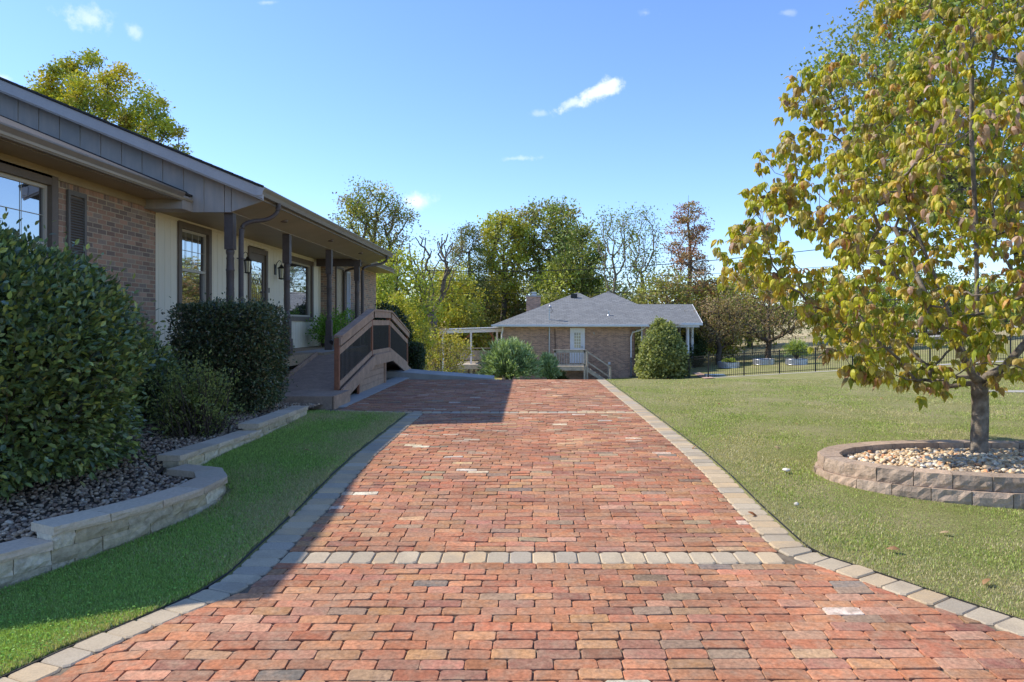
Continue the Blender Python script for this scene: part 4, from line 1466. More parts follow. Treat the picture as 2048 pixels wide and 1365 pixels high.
for (x, y) in ((11.1, 51.65), (11.62, 52.6), (11.62, 57.0)):
    MB().lathe((x, y), [(.17, -1.55), (.17, -1.45), (.13, -1.42), (.12, 0), (.115, 1.22), (.15, 1.25), (.15, 1.33)], 16).build("column", MT['white'], fh)
# right recess: window and corner downspout
MB().box(6.95, 7.35, 48.36, 48.399, -.9, 1.2).build("window", MT['glass'], fh)
MB().box(7.36, 7.44, 48.34, 48.4, -1.9, 1.35).build("window_trim", MT['white'], fh)


def fpipe(pts, r, m, name): MB().tube(pts, r, 8).build(name, MT[m], fh)


fpipe([(7.35, 46.6, ZE - .15), (7.2, 46.7, ZE - .3), (6.6, 46.93, ZE - .5), (6.5, 46.93, ZE - .8), (6.5, 46.93, -1.95)], .05, 'white', "downspout")
fpipe([(1.32, 46.93, ZE - .1), (1.32, 46.93, -.42)], .045, 'galv', "conduit")
fpipe([(1.68, 46.96, ZE - .25), (1.70, 46.96, .1), (1.66, 46.96, -.6)], .018, 'black', "cable")
fpipe([(XA + .05, 46.9, ZE - .15), (XA + .04, 46.9, 1.1), (XA - .02, 46.95, .9), (XA - .02, 46.95, -1.6)], .045, 'white', "downspout")
# door
dx0, dx1 = Pt(1144, 0, 46.9)[0], Pt(1166, 0, 46.9)[0]
fd = thing_part(fh, "door", (3, 46.9, -.9))
MB().box(dx0 - .12, dx0, 46.95, 46.999, -.93, 1.30).box(dx1, dx1 + .12, 46.95, 46.999, -.93, 1.30).box(dx0, dx1, 46.952, 46.999, 1.2, 1.30).build("door_frame", MT['white'], fd)
MB().box(dx0, dx1, 46.965, 46.985, -.93, 1.2).build("door_leaf", MT['white'], fd)
MB().box(dx0 + .15, dx1 - .15, 46.95, 46.96, .05, 1.0).build("glass", MT['lantern_glass'], fd)
gm2 = MB()
for k in range(1, 3):
    gm2.box(dx0 + .15 + (dx1 - dx0 - .3) * k / 3 - .012, dx0 + .15 + (dx1 - dx0 - .3) * k / 3 + .012, 46.94, 46.95, .05, 1.0)
for k in range(1, 5):
    gm2.box(dx0 + .14, dx1 - .14, 46.941, 46.949, .05 + .95 * k / 5 - .012, .05 + .95 * k / 5 + .012)
gm2.build("grille", MT['white'], fd)
MB().box(dx1 - .08, dx1 - .04, 46.92, 46.965, .05, .13).build("handle", MT['black'], fd)
MB().tube([(4.15, 46.95, .95), (4.15, 46.8, 1.0), (4.15, 46.75, .9)], .05, 8).build("wall_light", MT['vinyl'], fh)
MB().box(5.05, 5.2, 46.96, 46.999, -1.02, -.86).build("outlet_cover", MT['white'], fh)
# chimney
ch = thing_part(fh, "chimney", (.2, 57, 2))
cx0, cx1 = Pt(1051, 0, 57)[0], Pt(1082, 0, 57)[0]
MB().box(cx0 + .06, cx1 - .04, 56.4, 57.2, -1, 3.62).build("stack", MT['far_brick'], ch)
MB().box(cx0, cx1, 56.33, 57.27, 3.62, 3.72).build("cap", MT['concrete'], ch)
MB().box(cx0 + .45, cx0 + .85, 56.6, 57.0, 3.72, 4.0).build("flue", MT['galv'], ch)
MB().box(2.9, 3.35, 50.78, 50.95, 3.36, 3.62).build("roof_vent", MT['black'], fh)
MB().tube([(5.18, 47.9, 2.0), (5.18, 47.9, 2.38)], .05, 8).lathe((5.18, 47.9), [(.13, 2.02), (.06, 2.16)], 8).build("vent_pipe", MT['galv'], fh)
ms_ = thing_part(fh, "service_mast", (1.4, 47.6, 1.6))
MB().tube([(1.32, 47.2, 1.5), (1.32, 47.2, 2.62)], .04, 8).build("pipe", MT['galv'], ms_)
MB().tube([(1.32, 47.2, 2.6), (1.38, 47.15, 2.7), (1.44, 47.1, 2.62)], [.05, .09, .05], 8).build("weather_head", MT['galv'], ms_)
MB().tube([(1.42, 47.1, 2.62), (1.52, 47.05, 2.4), (1.45, 47.1, 2.25), (1.36, 47.16, 2.3)], .014, 5).build("drip_loop", MT['black'], ms_)

# small side deck with stair
dk = thing("side_deck", "weathered grey wooden deck and stair below the white side door", "deck", (3.5, 46, -1.9))
xa, xb_, ya, yb_ = Pt(1108, 0, 45.3)[0], Pt(1172, 0, 45.3)[0], 45.3, 46.9
zf = 1.6 + (647 - 733) * 45.3 / 1480
for k in range(11):
    MB().box(xa, xb_, ya + k * .145, ya + k * .145 + .138, zf - .035, zf).build("deck_board", MT['old_wood'], dk)
MB().box(xa, xb_, ya - .04, ya - .002, zf - .26, zf - .001).build("rim_board", MT['old_wood'], dk)
for x in (xa + .06, xb_ - .1):
    MB().box(x - .05, x + .05, ya - .15, ya - .045, zf - 1.1, zf + .98).build("deck_post", MT['old_wood'], dk)
MB().box(xa - .05, xb_ + .03, ya - .2, ya + .0, zf + .98, zf + 1.02).box(xa, xb_, ya - .15, ya - .12, zf + .84, zf + .975).build("hand_rail", MT['old_wood'], dk)
MB().box(xa, xb_, ya - .15, ya - .12, zf + .06, zf + .14).build("rail_board", MT['old_wood'], dk)
k = 0
x = xa + .16
bm_ = None
while x < xb_ - .15:
    if bm_ is None:
        o = MB().box(x - .02, x + .02, ya - .118, ya - .08, zf + .07, zf + .9).build("baluster", MT['old_wood'], dk); bm_ = o.data; bx0 = x
    else: link("baluster", bm_, None, dk, (x - bx0, 0, 0))
    x += .155
zb = zf - 1.25
for k in range(6):
    x = xb_ + .05 + .27 * k; z = zf - .19 * (k + 1)
    MB().box(x, x + .29, ya + .1, ya + 1.0, z - .04, z).build("tread", MT['old_wood'], dk)
for yq in (ya + .05, ya + 1.05):
    MB().prism([(xb_, zf - .28), (xb_ + 1.75, zf - 1.45), (xb_ + 1.75, zf - 1.2), (xb_, zf)], 'y', yq - .02, yq + .02).build("stringer", MT['old_wood'], dk)
    MB().prism([(xb_, zf + .92), (xb_ + 1.55, zf - .14), (xb_ + 1.55, zf - .05), (xb_, zf + 1.0)], 'y', yq - .07, yq + .07).build("hand_rail", MT['old_wood'], dk)
    MB().prism([(xb_ + .2, zf + .15), (xb_ + 1.5, zf - .75), (xb_ + 1.5, zf - .65), (xb_ + .2, zf + .25)], 'y', yq - .021, yq + .019).build("rail_board", MT['old_wood'], dk)
    for xq, zt in ((xb_ + .08, zf + .93), (xb_ + 1.5, zf - .1)):
        MB().box(xq - .05, xq + .05, yq - .05, yq + .05, zf - 1.5, zt).build("deck_post", MT['old_wood'], dk)

# covered rear deck on the left of that house
cd_ = thing("covered_deck", "old raised deck under a white flat cover at the left corner of the brick house", "deck", (-4, 52, -1.9))
yD = 50
L0 = Pt(880, 0, yD)[0]
zt = 1.6 + (647 - 661) * yD / 1480
MB().prism([(L0, zt + .0), (L0, zt - .22), (-1.75, zt - .1), (-1.75, zt + .12)], 'y', yD, yD + .15).build("beam", MT['white'], cd_)
MB().prism([(L0, zt + .08), (L0, zt + .02), (-1.75, zt + .16), (-1.75, zt + .22)], 'y', yD - .1, yD + 5).build("cover_panel", MT['white'], cd_)
for px_ in (886, 942, 994):
    X_ = Pt(px_, 0, yD)[0]
    MB().box(X_ - .06, X_ + .06, yD + .02, yD + .13, -1.9, zt - .08).build("post", MT['white'], cd_)
for px_ in (905, 941, 985):
    X_ = Pt(px_, 0, 54.5)[0]
    MB().box(X_ - .06, X_ + .06, 54.5, 54.6, -1.9, zt + .0).build("post", MT['old_wood'], cd_)
MB().bar(Pt(925, 683, 50.3), Pt(945, 665, 50.3), .08, .1).bar(Pt(990, 683, 50.3), Pt(980, 665, 50.3), .08, .1).build("brace", MT['cedar_red'], cd_)
zd = 1.6 + (647 - 728) * yD / 1480
for k in range(9):
    MB().box(Pt(905, 0, yD)[0], -1.75, yD - 1 + k * .5, yD - 1 + k * .5 + .48, zd - .05, zd).build("deck_board", MT['old_wood'], cd_)
MB().box(Pt(905, 0, yD)[0], -1.75, yD - 1.05, yD - 1.0, zd - .3, zd).build("rim_board", MT['old_wood'], cd_)
MB().box(Pt(912, 0, yD)[0], -1.75, 53, 53.05, zd + .9, zd + 1.0).box(Pt(912, 0, yD)[0], -1.75, 53, 53.04, zd + .1, zd + .8).build("railing", MT['old_wood'], cd_)
for px_ in (908, 937, 948, 956, 975):
    X_ = Pt(px_, 0, 49)[0]
    MB().box(X_ - .06, X_ + .06, 49.0, 49.12, -2.3, zd - .05).build("deck_post", MT['bark'], cd_)

# ---------------------------------------------------------------- fences


def fence(label, pts, hgt, nper, m='black', stuff=False, group=None, prad=.03, pick=.008):
    t = thing("metal_fence", label, "fence", (*pts[0], g(*pts[0])), None)
    org = worldpos(t)
    pk = None
    allp = []
    rails = MB(); npk = 0; joined = MB()
    for i, (a, b) in enumerate(zip(pts[:-1], pts[1:])):
        za, zb = g(*a), g(*b)
        for h in (.12, hgt - .17, hgt - .03):
            rails.bar((a[0], a[1], za + h), (b[0], b[1], zb + h), .022, .028)
        for k in range(1, nper):
            s_ = k / nper
            x, y = a[0] + (b[0] - a[0]) * s_, a[1] + (b[1] - a[1]) * s_
            z = za + (zb - za) * s_
            if stuff or npk >= 300: joined.bar((x, y, z + .04), (x, y, z + hgt - .02), pick * 2, pick * 2, (0, 1, 0))
            else:
                if pk is None:
                    mm = MB().box(x - pick, x + pick, y - pick, y + pick, z + .04, z + hgt - .02)
                    o = mm.build("picket", MT[m], t); pk = o.data; p0 = (x, y, z)
                else: link("picket", pk, None, t, (x - p0[0], y - p0[1], z - p0[2]))
                npk += 1
    rails.build("rail", MT[m], t)
    if joined.v: joined.build("pickets", MT[m], t, kind="stuff")
    pp_ = None
    for i, a in enumerate(pts):
        z = g(*a)
        if pp_ is None:
            o = MB().box(a[0] - prad, a[0] + prad, a[1] - prad, a[1] + prad, z - .1, z + hgt + .06).build("fence_post", MT[m], t); pp_ = o.data; p0 = (a[0], a[1], z)
        else: link("fence_post", pp_, None, t, (a[0] - p0[0], a[1] - p0[1], z - p0[2]))
    return t


def line_pts(x0, y0, x1, y1, n): return [(x0 + (x1 - x0) * k / n, y0 + (y1 - y0) * k / n) for k in range(n + 1)]


fp = [Pt(1262, 0, 46)[:2], Pt(1300, 0, 45)[:2], Pt(1340, 0, 43.5)[:2], Pt(1378, 0, 42)[:2], Pt(1417, 0, 40.4)[:2]] + [Pt(px_, 0, y_)[:2] for px_, y_ in ((1488, 40), (1559, 39.6), (1631, 39.2), (1705, 38.8), (1780, 38.4), (1860, 38), (1940, 37.6), (2021, 37.2), (2104, 36.8), (2188, 36.4))]
fence("nearer black metal picket fence crossing the lawn behind the oval tree ring", fp, 1.24, 17)
bp = [Pt(px_, 0, 64)[:2] for px_ in range(1376, 2160, 43)]
fence("farther black metal picket fence in front of the dry field", bp, 1.3, 15, stuff=True)
# pale kerb line before the fence
mb = MB()
kp = [Pt(1425, 0, 39.3)[:2]] + [Pt(px_, 0, y_ - .9)[:2] for px_, y_ in ((1488, 39.8), (1559, 39.4), (1631, 39.0), (1705, 38.6), (1780, 38.2), (1860, 37.8), (1940, 37.4), (2021, 37), (2104, 36.6), (2300, 35.8))]
for a, b in zip(kp[:-1], kp[1:]):
    wA = .10 + .012 * max(0, a[0] - 14) * 2; wB = .10 + .012 * max(0, b[0] - 14) * 2
    mb.add([(a[0], a[1] - wA, g(*a) + .03), (b[0], b[1] - wB, g(*b) + .03), (b[0], b[1] + wB, g(*b) + .035), (a[0], a[1] + wA, g(*a) + .035)], [(0, 1, 2, 3)])
o = mb.build("path", MT['concrete'], None); tag(o, kind="structure")
# distant road and gravel drive on the right
rd = MB()
rp = [(38, 70), (46, 74), (58, 80), (80, 92), (120, 120)]
rp2 = [(33, 84), (48, 87), (62, 96), (84, 112), (125, 150)]
for (a, b, c, d) in zip(rp[:-1], rp[1:], rp2[1:], rp2[:-1]):
    rd.add([(*a, g(*a) + .06), (*b, g(*b) + .06), (*c, g(*c) + .06), (*d, g(*d) + .06)], [(0, 1, 2, 3)])
o = rd.build("road", MT['concrete'], None); tag(o, kind="structure")
bw = MB()
for k in range(6):
    a = Pt(1385 + 4 * k, 0, 47 - 1.4 * k); b = Pt(1400 + 5 * k, 0, 47 - 1.4 * k); c = Pt(1405 + 5 * k, 0, 45.6 - 1.4 * k); d = Pt(1389 + 4 * k, 0, 45.6 - 1.4 * k)
    bw.add([(p[0], p[1], g(p[0], p[1]) + .04) for p in (a, b, c, d)], [(0, 1, 2, 3)])
o = bw.build("brick_path", MT['far_brick'], None); tag(o, kind="structure")

# ---------------------------------------------------------------- raised garden beds, pole, wires


def planter(px_, py_, y, lbl, plant):
    X_ = (px_ - 1057) * y / 1480; z = g(X_, y)
    t = thing("raised_bed", lbl, "raised bed", (X_, y, z), "galvanised round garden beds in the fenced yard")
    prof = []
    for k in range(7): prof += [(.72, z + .02 + k * .055), (.705, z + .045 + k * .055)]
    MB().lathe((X_, y), prof, 24).lathe((X_, y), [(.72, z + .40), (.69, z + .40), (.69, z + .32), (0, z + .32)], 24).build("tub", MT['galv'], t)
    return X_, y, z + .32


PLN = [planter(1457, 733, 50, "round galvanised garden bed with a few low leafy plants", 1),
       planter(1527, 731, 51, "round galvanised garden bed standing empty between two planted ones", 0),
       planter(1593, 732, 49, "round galvanised garden bed with a tall bushy green plant", 2)]
tub = thing("water_trough", "low pale blue trough on the grass beside the fence gate", "trough", (10.3, 41.4, g(10.3, 41.4)))
MB().box(9.9, 11.0, 41.2, 41.7, g(10.3, 41.4) - .02, g(10.3, 41.4) + .16).build("body", mat("blue_plastic", (.25, .36, .45), rough=.5), tub, bevel=.03)

pole = thing("utility_pole", "wooden utility pole showing between the trees left of the small dogwood", "pole", (Pt(1565, 0, 120)[0], 120, 1))
pxp = Pt(1565, 0, 120)[0]
MB().tube([(pxp, 120, -1), (pxp, 120, 9.2)], [.16, .11], 8).build("shaft", MT['bark_far'], pole)
MB().box(pxp - .9, pxp + .9, 119.8, 119.9, 8.5, 8.62).build("crossarm", MT['bark_far'], pole)


def wire(lbl, pts, y, sag=0, r=.013, group="overhead wires crossing in front of the woods"):
    P = dens([(p[0], y if len(p) < 3 else p[2], p[1]) for p in pts], 10)
    Q = []
    for p in P: Q.append(((p[0] - 1057) * p[1] / 1480, p[1], 1.6 + (647 - p[2]) * p[1] / 1480))
    o = MB().tube(Q, r, 5).build("overhead_wire", MT['black'], None)
    tag(o, lbl, "wire", group)


wire("uppermost and thickest overhead wire crossing the woods", [(500, 533), (740, 539), (960, 543), (1120, 541), (1290, 532), (1500, 514), (1800, 480), (2200, 425)], 43, r=.022)
wire("second overhead wire, just below the thickest one", [(500, 556), (740, 560), (960, 561), (1170, 558), (1400, 549), (1560, 540), (1800, 522), (2200, 480)], 43.5, r=.013)
wire("lowest overhead wire, just clearing the grey roof", [(500, 580), (820, 586), (1100, 587), (1350, 583), (1560, 575), (1800, 562), (2200, 535)], 44, r=.013)
wire("service wire dropping from the far porch gable through the fruit tree", [(1391, 614), (1420, 610), (1500, 596), (1600, 570), (1700, 530)], 55, r=.014)
# ---------------------------------------------------------------- foliage
LEAF_HOLLY = (np.array([[0, 0, 0], [.22, .28, .06], [.25, .6, .07], [0, 1, -.02], [-.25, .6, .07], [-.22, .28, .06], [0, .3, 0], [0, .62, 0]]),
              np.array([[0, 1, 6, 5], [6, 1, 2, 7], [5, 6, 7, 4], [7, 2, 3, 4]]))
LEAF_DOG = (np.array([[0, 0, 0], [.20, .22, -.01], [.30, .48, -.07], [.20, .76, -.22], [0, 1.0, -.42], [-.20, .76, -.22], [-.30, .48, -.07], [-.20, .22, -.01], [0, .22, .05], [0, .48, .03], [0, .76, -.12]]),
            np.array([[0, 1, 8, 7], [8, 1, 2, 9], [7, 8, 9, 6], [9, 2, 3, 10], [6, 9, 10, 5], [10, 3, 4, 5]]))
LEAF_Q = (np.array([[0, 0, 0], [.3, .5, .05], [0, 1, 0], [-.3, .5, .05]]), np.array([[0, 1, 2, 3]]))
LEAF_T = (np.array([[-.35, 0, 0], [.35, .1, 0], [.1, 1, 0]]), np.array([[0, 1, 2]]))
LEAF_S = (np.array([[0, 0, 0], [.11, .4, .03], [0, 1, 0], [-.11, .4, .03]]), np.array([[0, 1, 2, 3]]))
LEAF_N = (np.array([[-.06, 0, 0], [.06, 0, 0], [0, 1, 0]]), np.array([[0, 1, 2]]))


def frames(d, r, roll=None):
    """rotation matrices with local y along d, local z roughly up with random roll"""
    d = d / (np.linalg.norm(d, axis=1, keepdims=True) + 1e-9)
    up = np.tile([0, 0, 1.], (len(d), 1)) + r.normal(0, .35 if roll is None else roll, (len(d), 3))
    x = np.cross(d, up); x /= np.linalg.norm(x, axis=1, keepdims=True) + 1e-9
    z = np.cross(x, d)
    return np.stack([x, d, z], -1)


def leaves(pos, d, size, tint, tpl, r, roll=None, curl=None):
    V0, F0 = tpl
    M_ = frames(d, r, roll)
    if curl is not None:
        V0 = V0[None] * np.stack([r.uniform(.8, 1.2, len(pos)), np.ones(len(pos)), r.uniform(*curl, len(pos))], -1)[:, None]
        V = np.einsum('nij,nkj->nki', M_, V0) * size[:, None, None] + pos[:, None]
    else:
        V = np.einsum('nij,kj->nki', M_, V0) * size[:, None, None] + pos[:, None]
    Fc = (np.arange(len(pos)) * len(V0 if curl is None else tpl[0]))[:, None, None] + F0[None]
    return V.reshape(-1, 3), [Fc.reshape(-1, F0.shape[1])], np.repeat(tint, len(F0), 0)


def pick_tint(pal, n, r, j=.18):
    c = np.array([p[:3] for p in pal]); w_ = np.array([p[3] for p in pal], float); w_ /= w_.sum()
    return c[r.choice(len(c), n, p=w_)] * r.uniform(1 - j, 1 + j, (n, 1))


def skeleton(base, trunk, targets, r, r0, name, m, parent, nside=6, up=.45, mini=.006, wig=.06, expo=.42):
    """targets joined greedily to the nearest branch node; returns object"""
    nodes = [np.array(p, float) for p in trunk]
    par = [-1] + list(range(len(trunk) - 1))
    tg = sorted(range(len(targets)), key=lambda i: np.linalg.norm(targets[i] - nodes[-1]) * .3 + abs(targets[i][2] - nodes[0][2]) * .2 + np.linalg.norm(targets[i][:2] - nodes[0][:2]))
    fixed = 1
    NA = np.zeros((len(trunk) + 4 * len(targets) + 4, 3)); NA[:len(nodes)] = nodes
    cnt = len(nodes)
    leafn = []
    for i in tg:
        t = targets[i]
        dv = t - NA[fixed:cnt]
        dist = np.linalg.norm(dv, axis=1)
        hor = np.linalg.norm(dv[:, :2], axis=1)
        cost = dist + 2.0 * np.clip(hor * up - dv[:, 2], 0, None)
        k = int(np.argmin(cost)) + fixed
        p = NA[k].copy()
        prev = k
        L_ = np.linalg.norm(t - p)
        ns = 3
        for q in range(1, ns + 1):
            s_ = q / ns
            c = p + (t - p) * s_
            c[2] += -L_ * .10 * math.sin(math.pi * s_)
            c += r.normal(0, wig * L_ * (q < ns), 3)
            NA[cnt] = c; par.append(prev); prev = cnt; cnt += 1
        leafn.append(prev)
    w_ = np.zeros(cnt)
    for l in leafn: w_[l] += 1
    for k in range(cnt - 1, 0, -1): w_[par[k]] += w_[k]
    tot = w_[0]
    rad = np.maximum(r0 * (w_ / tot) ** expo, mini)
    rad[0] = r0 * 1.15
    VV, FF = [], []
    off = 0
    ang = np.arange(nside) * 2 * np.pi / nside
    for k in range(1, cnt):
        a, b = NA[par[k]], NA[k]
        d = b - a; ln = np.linalg.norm(d)
        if ln < 1e-4: continue
        d /= ln
        ref = np.array([0, 0, 1.]) if abs(d[2]) < .9 else np.array([1., 0, 0])
        x = np.cross(d, ref); x /= np.linalg.norm(x); y = np.cross(d, x)
        ra = min(rad[par[k]], rad[k] * 1.35); rb = rad[k]
        circ = np.cos(ang)[:, None] * x + np.sin(ang)[:, None] * y
        VV += [a - d * ra * .3 + circ * ra, b + circ * rb]
        i = np.arange(nside); j = (i + 1) % nside
        FF.append(np.stack([off + i, off + j, off + nside + j, off + nside + i], -1))
        off += 2 * nside
    V = np.concatenate(VV) - np.array(worldpos(parent))
    o = link(name, npmesh(name, V, [np.concatenate(FF)], smooth=True), m, parent)
    return o, NA[:cnt], np.array(par), np.array(leafn)


def tree(name, label, cat, base, H, r0, prof, ncl, lpc, ls, cs, pal, seed, bark='bark_far', tpl=LEAF_Q, group=None, bare=.25, lean=(0, 0), up=.45, droop=0., shell=.45, flat=.8, single=None,
         ax=1.0, nside=5, tex='leaf_far', wig=.06, mini=.012, trunks=1, expo=.45, trunk_top=.8, coff=(0, 0), lobe=1.0):
    r = np.random.default_rng(seed)
    bx, by = base
    bz = g(bx, by)
    t = thing(name, label, cat, (bx, by, bz), group)
    zf = np.array([p[0] for p in prof]); rf = np.array([p[1] for p in prof])
    zs = r.uniform(zf[0], zf[-1], 6000); keep = r.uniform(0, 1, 6000) < np.interp(zs, zf, rf) ** 1.3 / rf.max() ** 1.3 + .03
    zs = zs[keep][:ncl]
    a = r.uniform(0, 2 * np.pi, len(zs)); q = shell + (1 - shell) * r.uniform(0, 1, len(zs)) ** .6
    rr = np.interp(zs, zf, rf) * q * (1 + lobe * .24 * np.sin(a * 2 + zs * 7 + seed) + lobe * .16 * np.sin(a * 5 - zs * 11 + seed * 2))
    T = np.stack([bx + coff[0] + lean[0] * zs * H + rr * np.cos(a) * ax, by + coff[1] + lean[1] * zs * H + rr * np.sin(a), bz + zs * H], -1)
    tk = [np.array([bx, by, bz - .1])]
    nt_ = 7
    for k in range(1, nt_ + 1):
        s_ = k / nt_ * trunk_top
        tk.append(np.array([bx + lean[0] * s_ * H, by + lean[1] * s_ * H, bz + s_ * H]) + np.array([*r.normal(0, .012 * H, 2), 0]) * (k > 1))
    o, NA, par, lf = skeleton(base, tk, list(T), r, r0, "trunk", MT[bark], t, nside, up, mini, wig, expo)
    # leaves around each cluster and along its twig
    n = len(T) * lpc
    ci = np.repeat(np.arange(len(T)), lpc)
    csz = cs * r.uniform(.6, 1.35, len(T))
    pos = T[ci] + np.clip(r.normal(0, 1, (n, 3)), -1.7, 1.7) * csz[ci][:, None] * np.array([1, 1, flat])
    d = r.normal(0, 1, (n, 3)); d[:, 2] -= droop
    cl = pick_tint(pal, len(T), r, .22)
    own = pick_tint(pal, n, r, .2)
    tint = cl[ci] * .6 + own * .4
    V, Fs, tt = leaves(pos, d, ls * r.uniform(.6, 1.3, n), tint, tpl, r, roll=1.0)
    link("crown", npmesh("crown", V - np.array([bx, by, bz]), Fs, tt), MT[tex], t)
    return t


YG = (.42, .46, .06); GR = (.20, .28, .06); DG = (.09, .13, .04); YL = (.58, .48, .06); OL = (.29, .29, .09); BR = (.32, .21, .10); RD = (.38, .16, .09); PK = (.40, .27, .17)


def pal(*a): return [(*c, w_) for c, w_ in a]


ROUND = [(.28, .5), (.4, .85), (.6, 1.0), (.8, .8), (.95, .4), (1, .1)]


def sc(p, k): return [(a, b * k) for a, b in p]


def at(px_, y): return ((px_ - 1057) * y / 1480, y)


def top(py_, y): return 1.6 + (647 - py_) * y / 1480


GB = "trees standing in the woods behind the houses"


def bt(label, px_, y, topy, rpx, ncl, lpc, pal_, seed, name="woodland_tree", cat="tree", prof=ROUND, ls=None, cs=None, r0=None, **k):
    b = at(px_, y); H = top(topy, y) - g(*b)
    rad = rpx * y / 1480
    return tree(name, label, cat, b, H, r0 or .18 + H * .008, sc(prof, rad), ncl, lpc, ls or .22 * y / 55, cs or rad * .17, pal_, seed, group=GB, **k)


FULL = [(.08, .7), (.3, .95), (.55, 1.0), (.8, .75), (.95, .4), (1, .1)]
TALL = [(.35, .35), (.5, .6), (.7, .95), (.85, 1.0), (.96, .6), (1, .2)]
CONE = [(.25, .9), (.5, 1.0), (.75, .5), (.92, .25), (1, .05)]
bt("tall airy tree leaning over the porch roof end with spreading ochre branch tips", 745, 44, 372, 62, 130, 110, pal((OL, 4), (YL, 2), (GR, 3), (BR, 2)), 1, prof=[(.40, .5), (.55, .85), (.7, .8), (.85, 1.0), (.95, .8), (1, .4)], cs=.38, ls=.14, up=.9, wig=.025, coff=(.2, 0), lean=(-.01, 0))
bt("bare branched tree with a few leaves right of the airy porch tree", 865, 52, 462, 50, 60, 12, pal((OL, 3), (BR, 2)), 2, prof=[(.45, .4), (.7, .9), (.9, 1), (1, .8)], cs=.45, ls=.16, up=1.4)
bt("bright yellow-green tree just right of the last porch post", 790, 40, 512, 72, 150, 90, pal((YG, 6), (YL, 2), (GR, 2)), 3, prof=FULL, cs=.40, ls=.17)
bt("tall green tree rising behind the bright yellow-green one", 735, 56, 520, 80, 110, 90, pal((GR, 4), (YG, 4), (OL, 2)), 31, prof=FULL)
bt("golden yellow tree above the white deck cover", 868, 70, 535, 66, 190, 100, pal((YL, 4), (YG, 5)), 4, prof=FULL, cs=.42, ls=.17)
bt("dark olive cedar between the golden tree and the oaks", 938, 74, 452, 48, 230, 80, pal((DG, 4), (GR, 2), (BR, 2), (OL, 2)), 5, prof=[(.05, .5), (.3, .8), (.6, 1), (.8, .8), (1, .2)], cs=.45, ls=.18)
bt("yellow-green tree filling the gap left of the dark olive cedar", 905, 62, 545, 60, 170, 90, pal((YG, 5), (YL, 3), (OL, 2)), 32, prof=FULL, cs=.5)
bt("yellow-crowned oak left of the tallest oak", 1008, 76, 432, 50, 130, 70, pal((YG, 4), (YL, 3), (OL, 3)), 6, prof=TALL, cs=.55)
bt("tallest round-crowned oak over the chimney", 1100, 78, 404, 62, 150, 75, pal((OL, 4), (GR, 3), (BR, 2), (YG, 2)), 7, prof=TALL, cs=.58, r0=.32)
bt("slim oak with a dark leafy crown right of the tallest oak", 1163, 70, 455, 40, 100, 70, pal((GR, 3), (OL, 3), (DG, 2)), 8, prof=TALL, cs=.5)
bt("low yellow-green tree behind the hipped roof peak", 1130, 71, 520, 75, 160, 70, pal((YG, 4), (OL, 3), (GR, 2)), 9, prof=FULL, cs=.5)
bt("brown-green understorey tree behind the chimney", 1030, 80, 540, 85, 150, 80, pal((DG, 3), (OL, 3), (BR, 2)), 10, prof=FULL)
bt("shadowy green tree behind the deck cover", 955, 84, 555, 95, 150, 80, pal((DG, 4), (GR, 3), (BR, 1)), 11, prof=FULL)
bt("thin airy poplar clump over the second roof peak", 1228, 66, 422, 44, 110, 22, pal((GR, 3), (OL, 3)), 12, name="poplar_tree", prof=[(.3, .5), (.5, .8), (.8, 1), (1, .7)], bark='bark_pale', cs=.55, ls=.20, up=1.6, r0=.18)
bt("thin airy poplar beside the red-brown conifer", 1285, 68, 418, 42, 110, 22, pal((GR, 3), (OL, 3)), 13, name="poplar_tree", prof=[(.3, .5), (.5, .8), (.8, 1), (1, .7)], bark='bark_pale', cs=.55, ls=.20, up=1.6, r0=.18)
bt("dying conifer with rust-red sprays and a spire top", 1378, 62, 384, 70, 190, 60, pal((RD, 5), (BR, 2), (PK, 2), (OL, 2)), 14, name="conifer_tree", prof=[(.28, 1.0), (.45, .95), (.6, .72), (.75, .62), (.9, .38), (1, .02)], cs=.34, ls=.17, up=.12, flat=.4, shell=.3, r0=.26, trunk_top=.98, lean=(-.004, 0), wig=.03)
bt("olive tree under the dying conifer", 1335, 60, 540, 70, 130, 70, pal((OL, 5), (BR, 2), (YG, 2)), 15, prof=FULL, cs=.5)
bt("pale green bushy tree over the far porch roof", 1210, 70, 556, 80, 150, 70, pal((OL, 4), (YG, 2), (PK, 1)), 16, prof=FULL)
bt("orange-tinged small tree right of the far porch", 1440, 60, 560, 50, 120, 60, pal((YG, 3), (RD, 2), (OL, 3)), 17, prof=FULL, cs=.45)
bt("maple with reddish leaves beyond the back fence", 1500, 74, 524, 62, 130, 70, pal((YG, 3), (RD, 2), (OL, 3), (GR, 2)), 18, prof=FULL)
bt("yellow-green tree behind the fruit trees", 1400, 72, 560, 60, 110, 70, pal((YG, 4), (OL, 3)), 19, prof=FULL)
bt("low green tree at the far left of the woods beside the last post", 700, 60, 470, 70, 100, 80, pal((GR, 4), (OL, 3)), 20, prof=FULL)
bt("dark fruit tree with two stems at the left of the fenced yard", 1437, 54, 590, 46, 130, 36, pal((BR, 3), (OL, 3), (DG, 1), (PK, 2)), 21, name="fruit_tree", prof=[(.32, .8), (.5, 1), (.75, .9), (1, .4)], cs=.38, ls=.15, r0=.2, bark='bark')
bt("broad spreading crab-apple tree with thinning brown leaves in the fenced yard", 1537, 56, 572, 98, 220, 32, pal((BR, 4), (OL, 3), (PK, 3), (DG, 1)), 22, name="fruit_tree", prof=[(.34, .75), (.45, .95), (.65, 1), (.85, .75), (1, .4)], cs=.42, ls=.14, r0=.24, bark='bark', shell=.3)
bt("green tree seen behind the dogwood branches at the back fence", 1702, 60, 560, 90, 150, 70, pal((GR, 4), (YG, 3), (DG, 2)), 23, prof=[(.25, .8), (.5, 1), (.8, .8), (1, .3)])
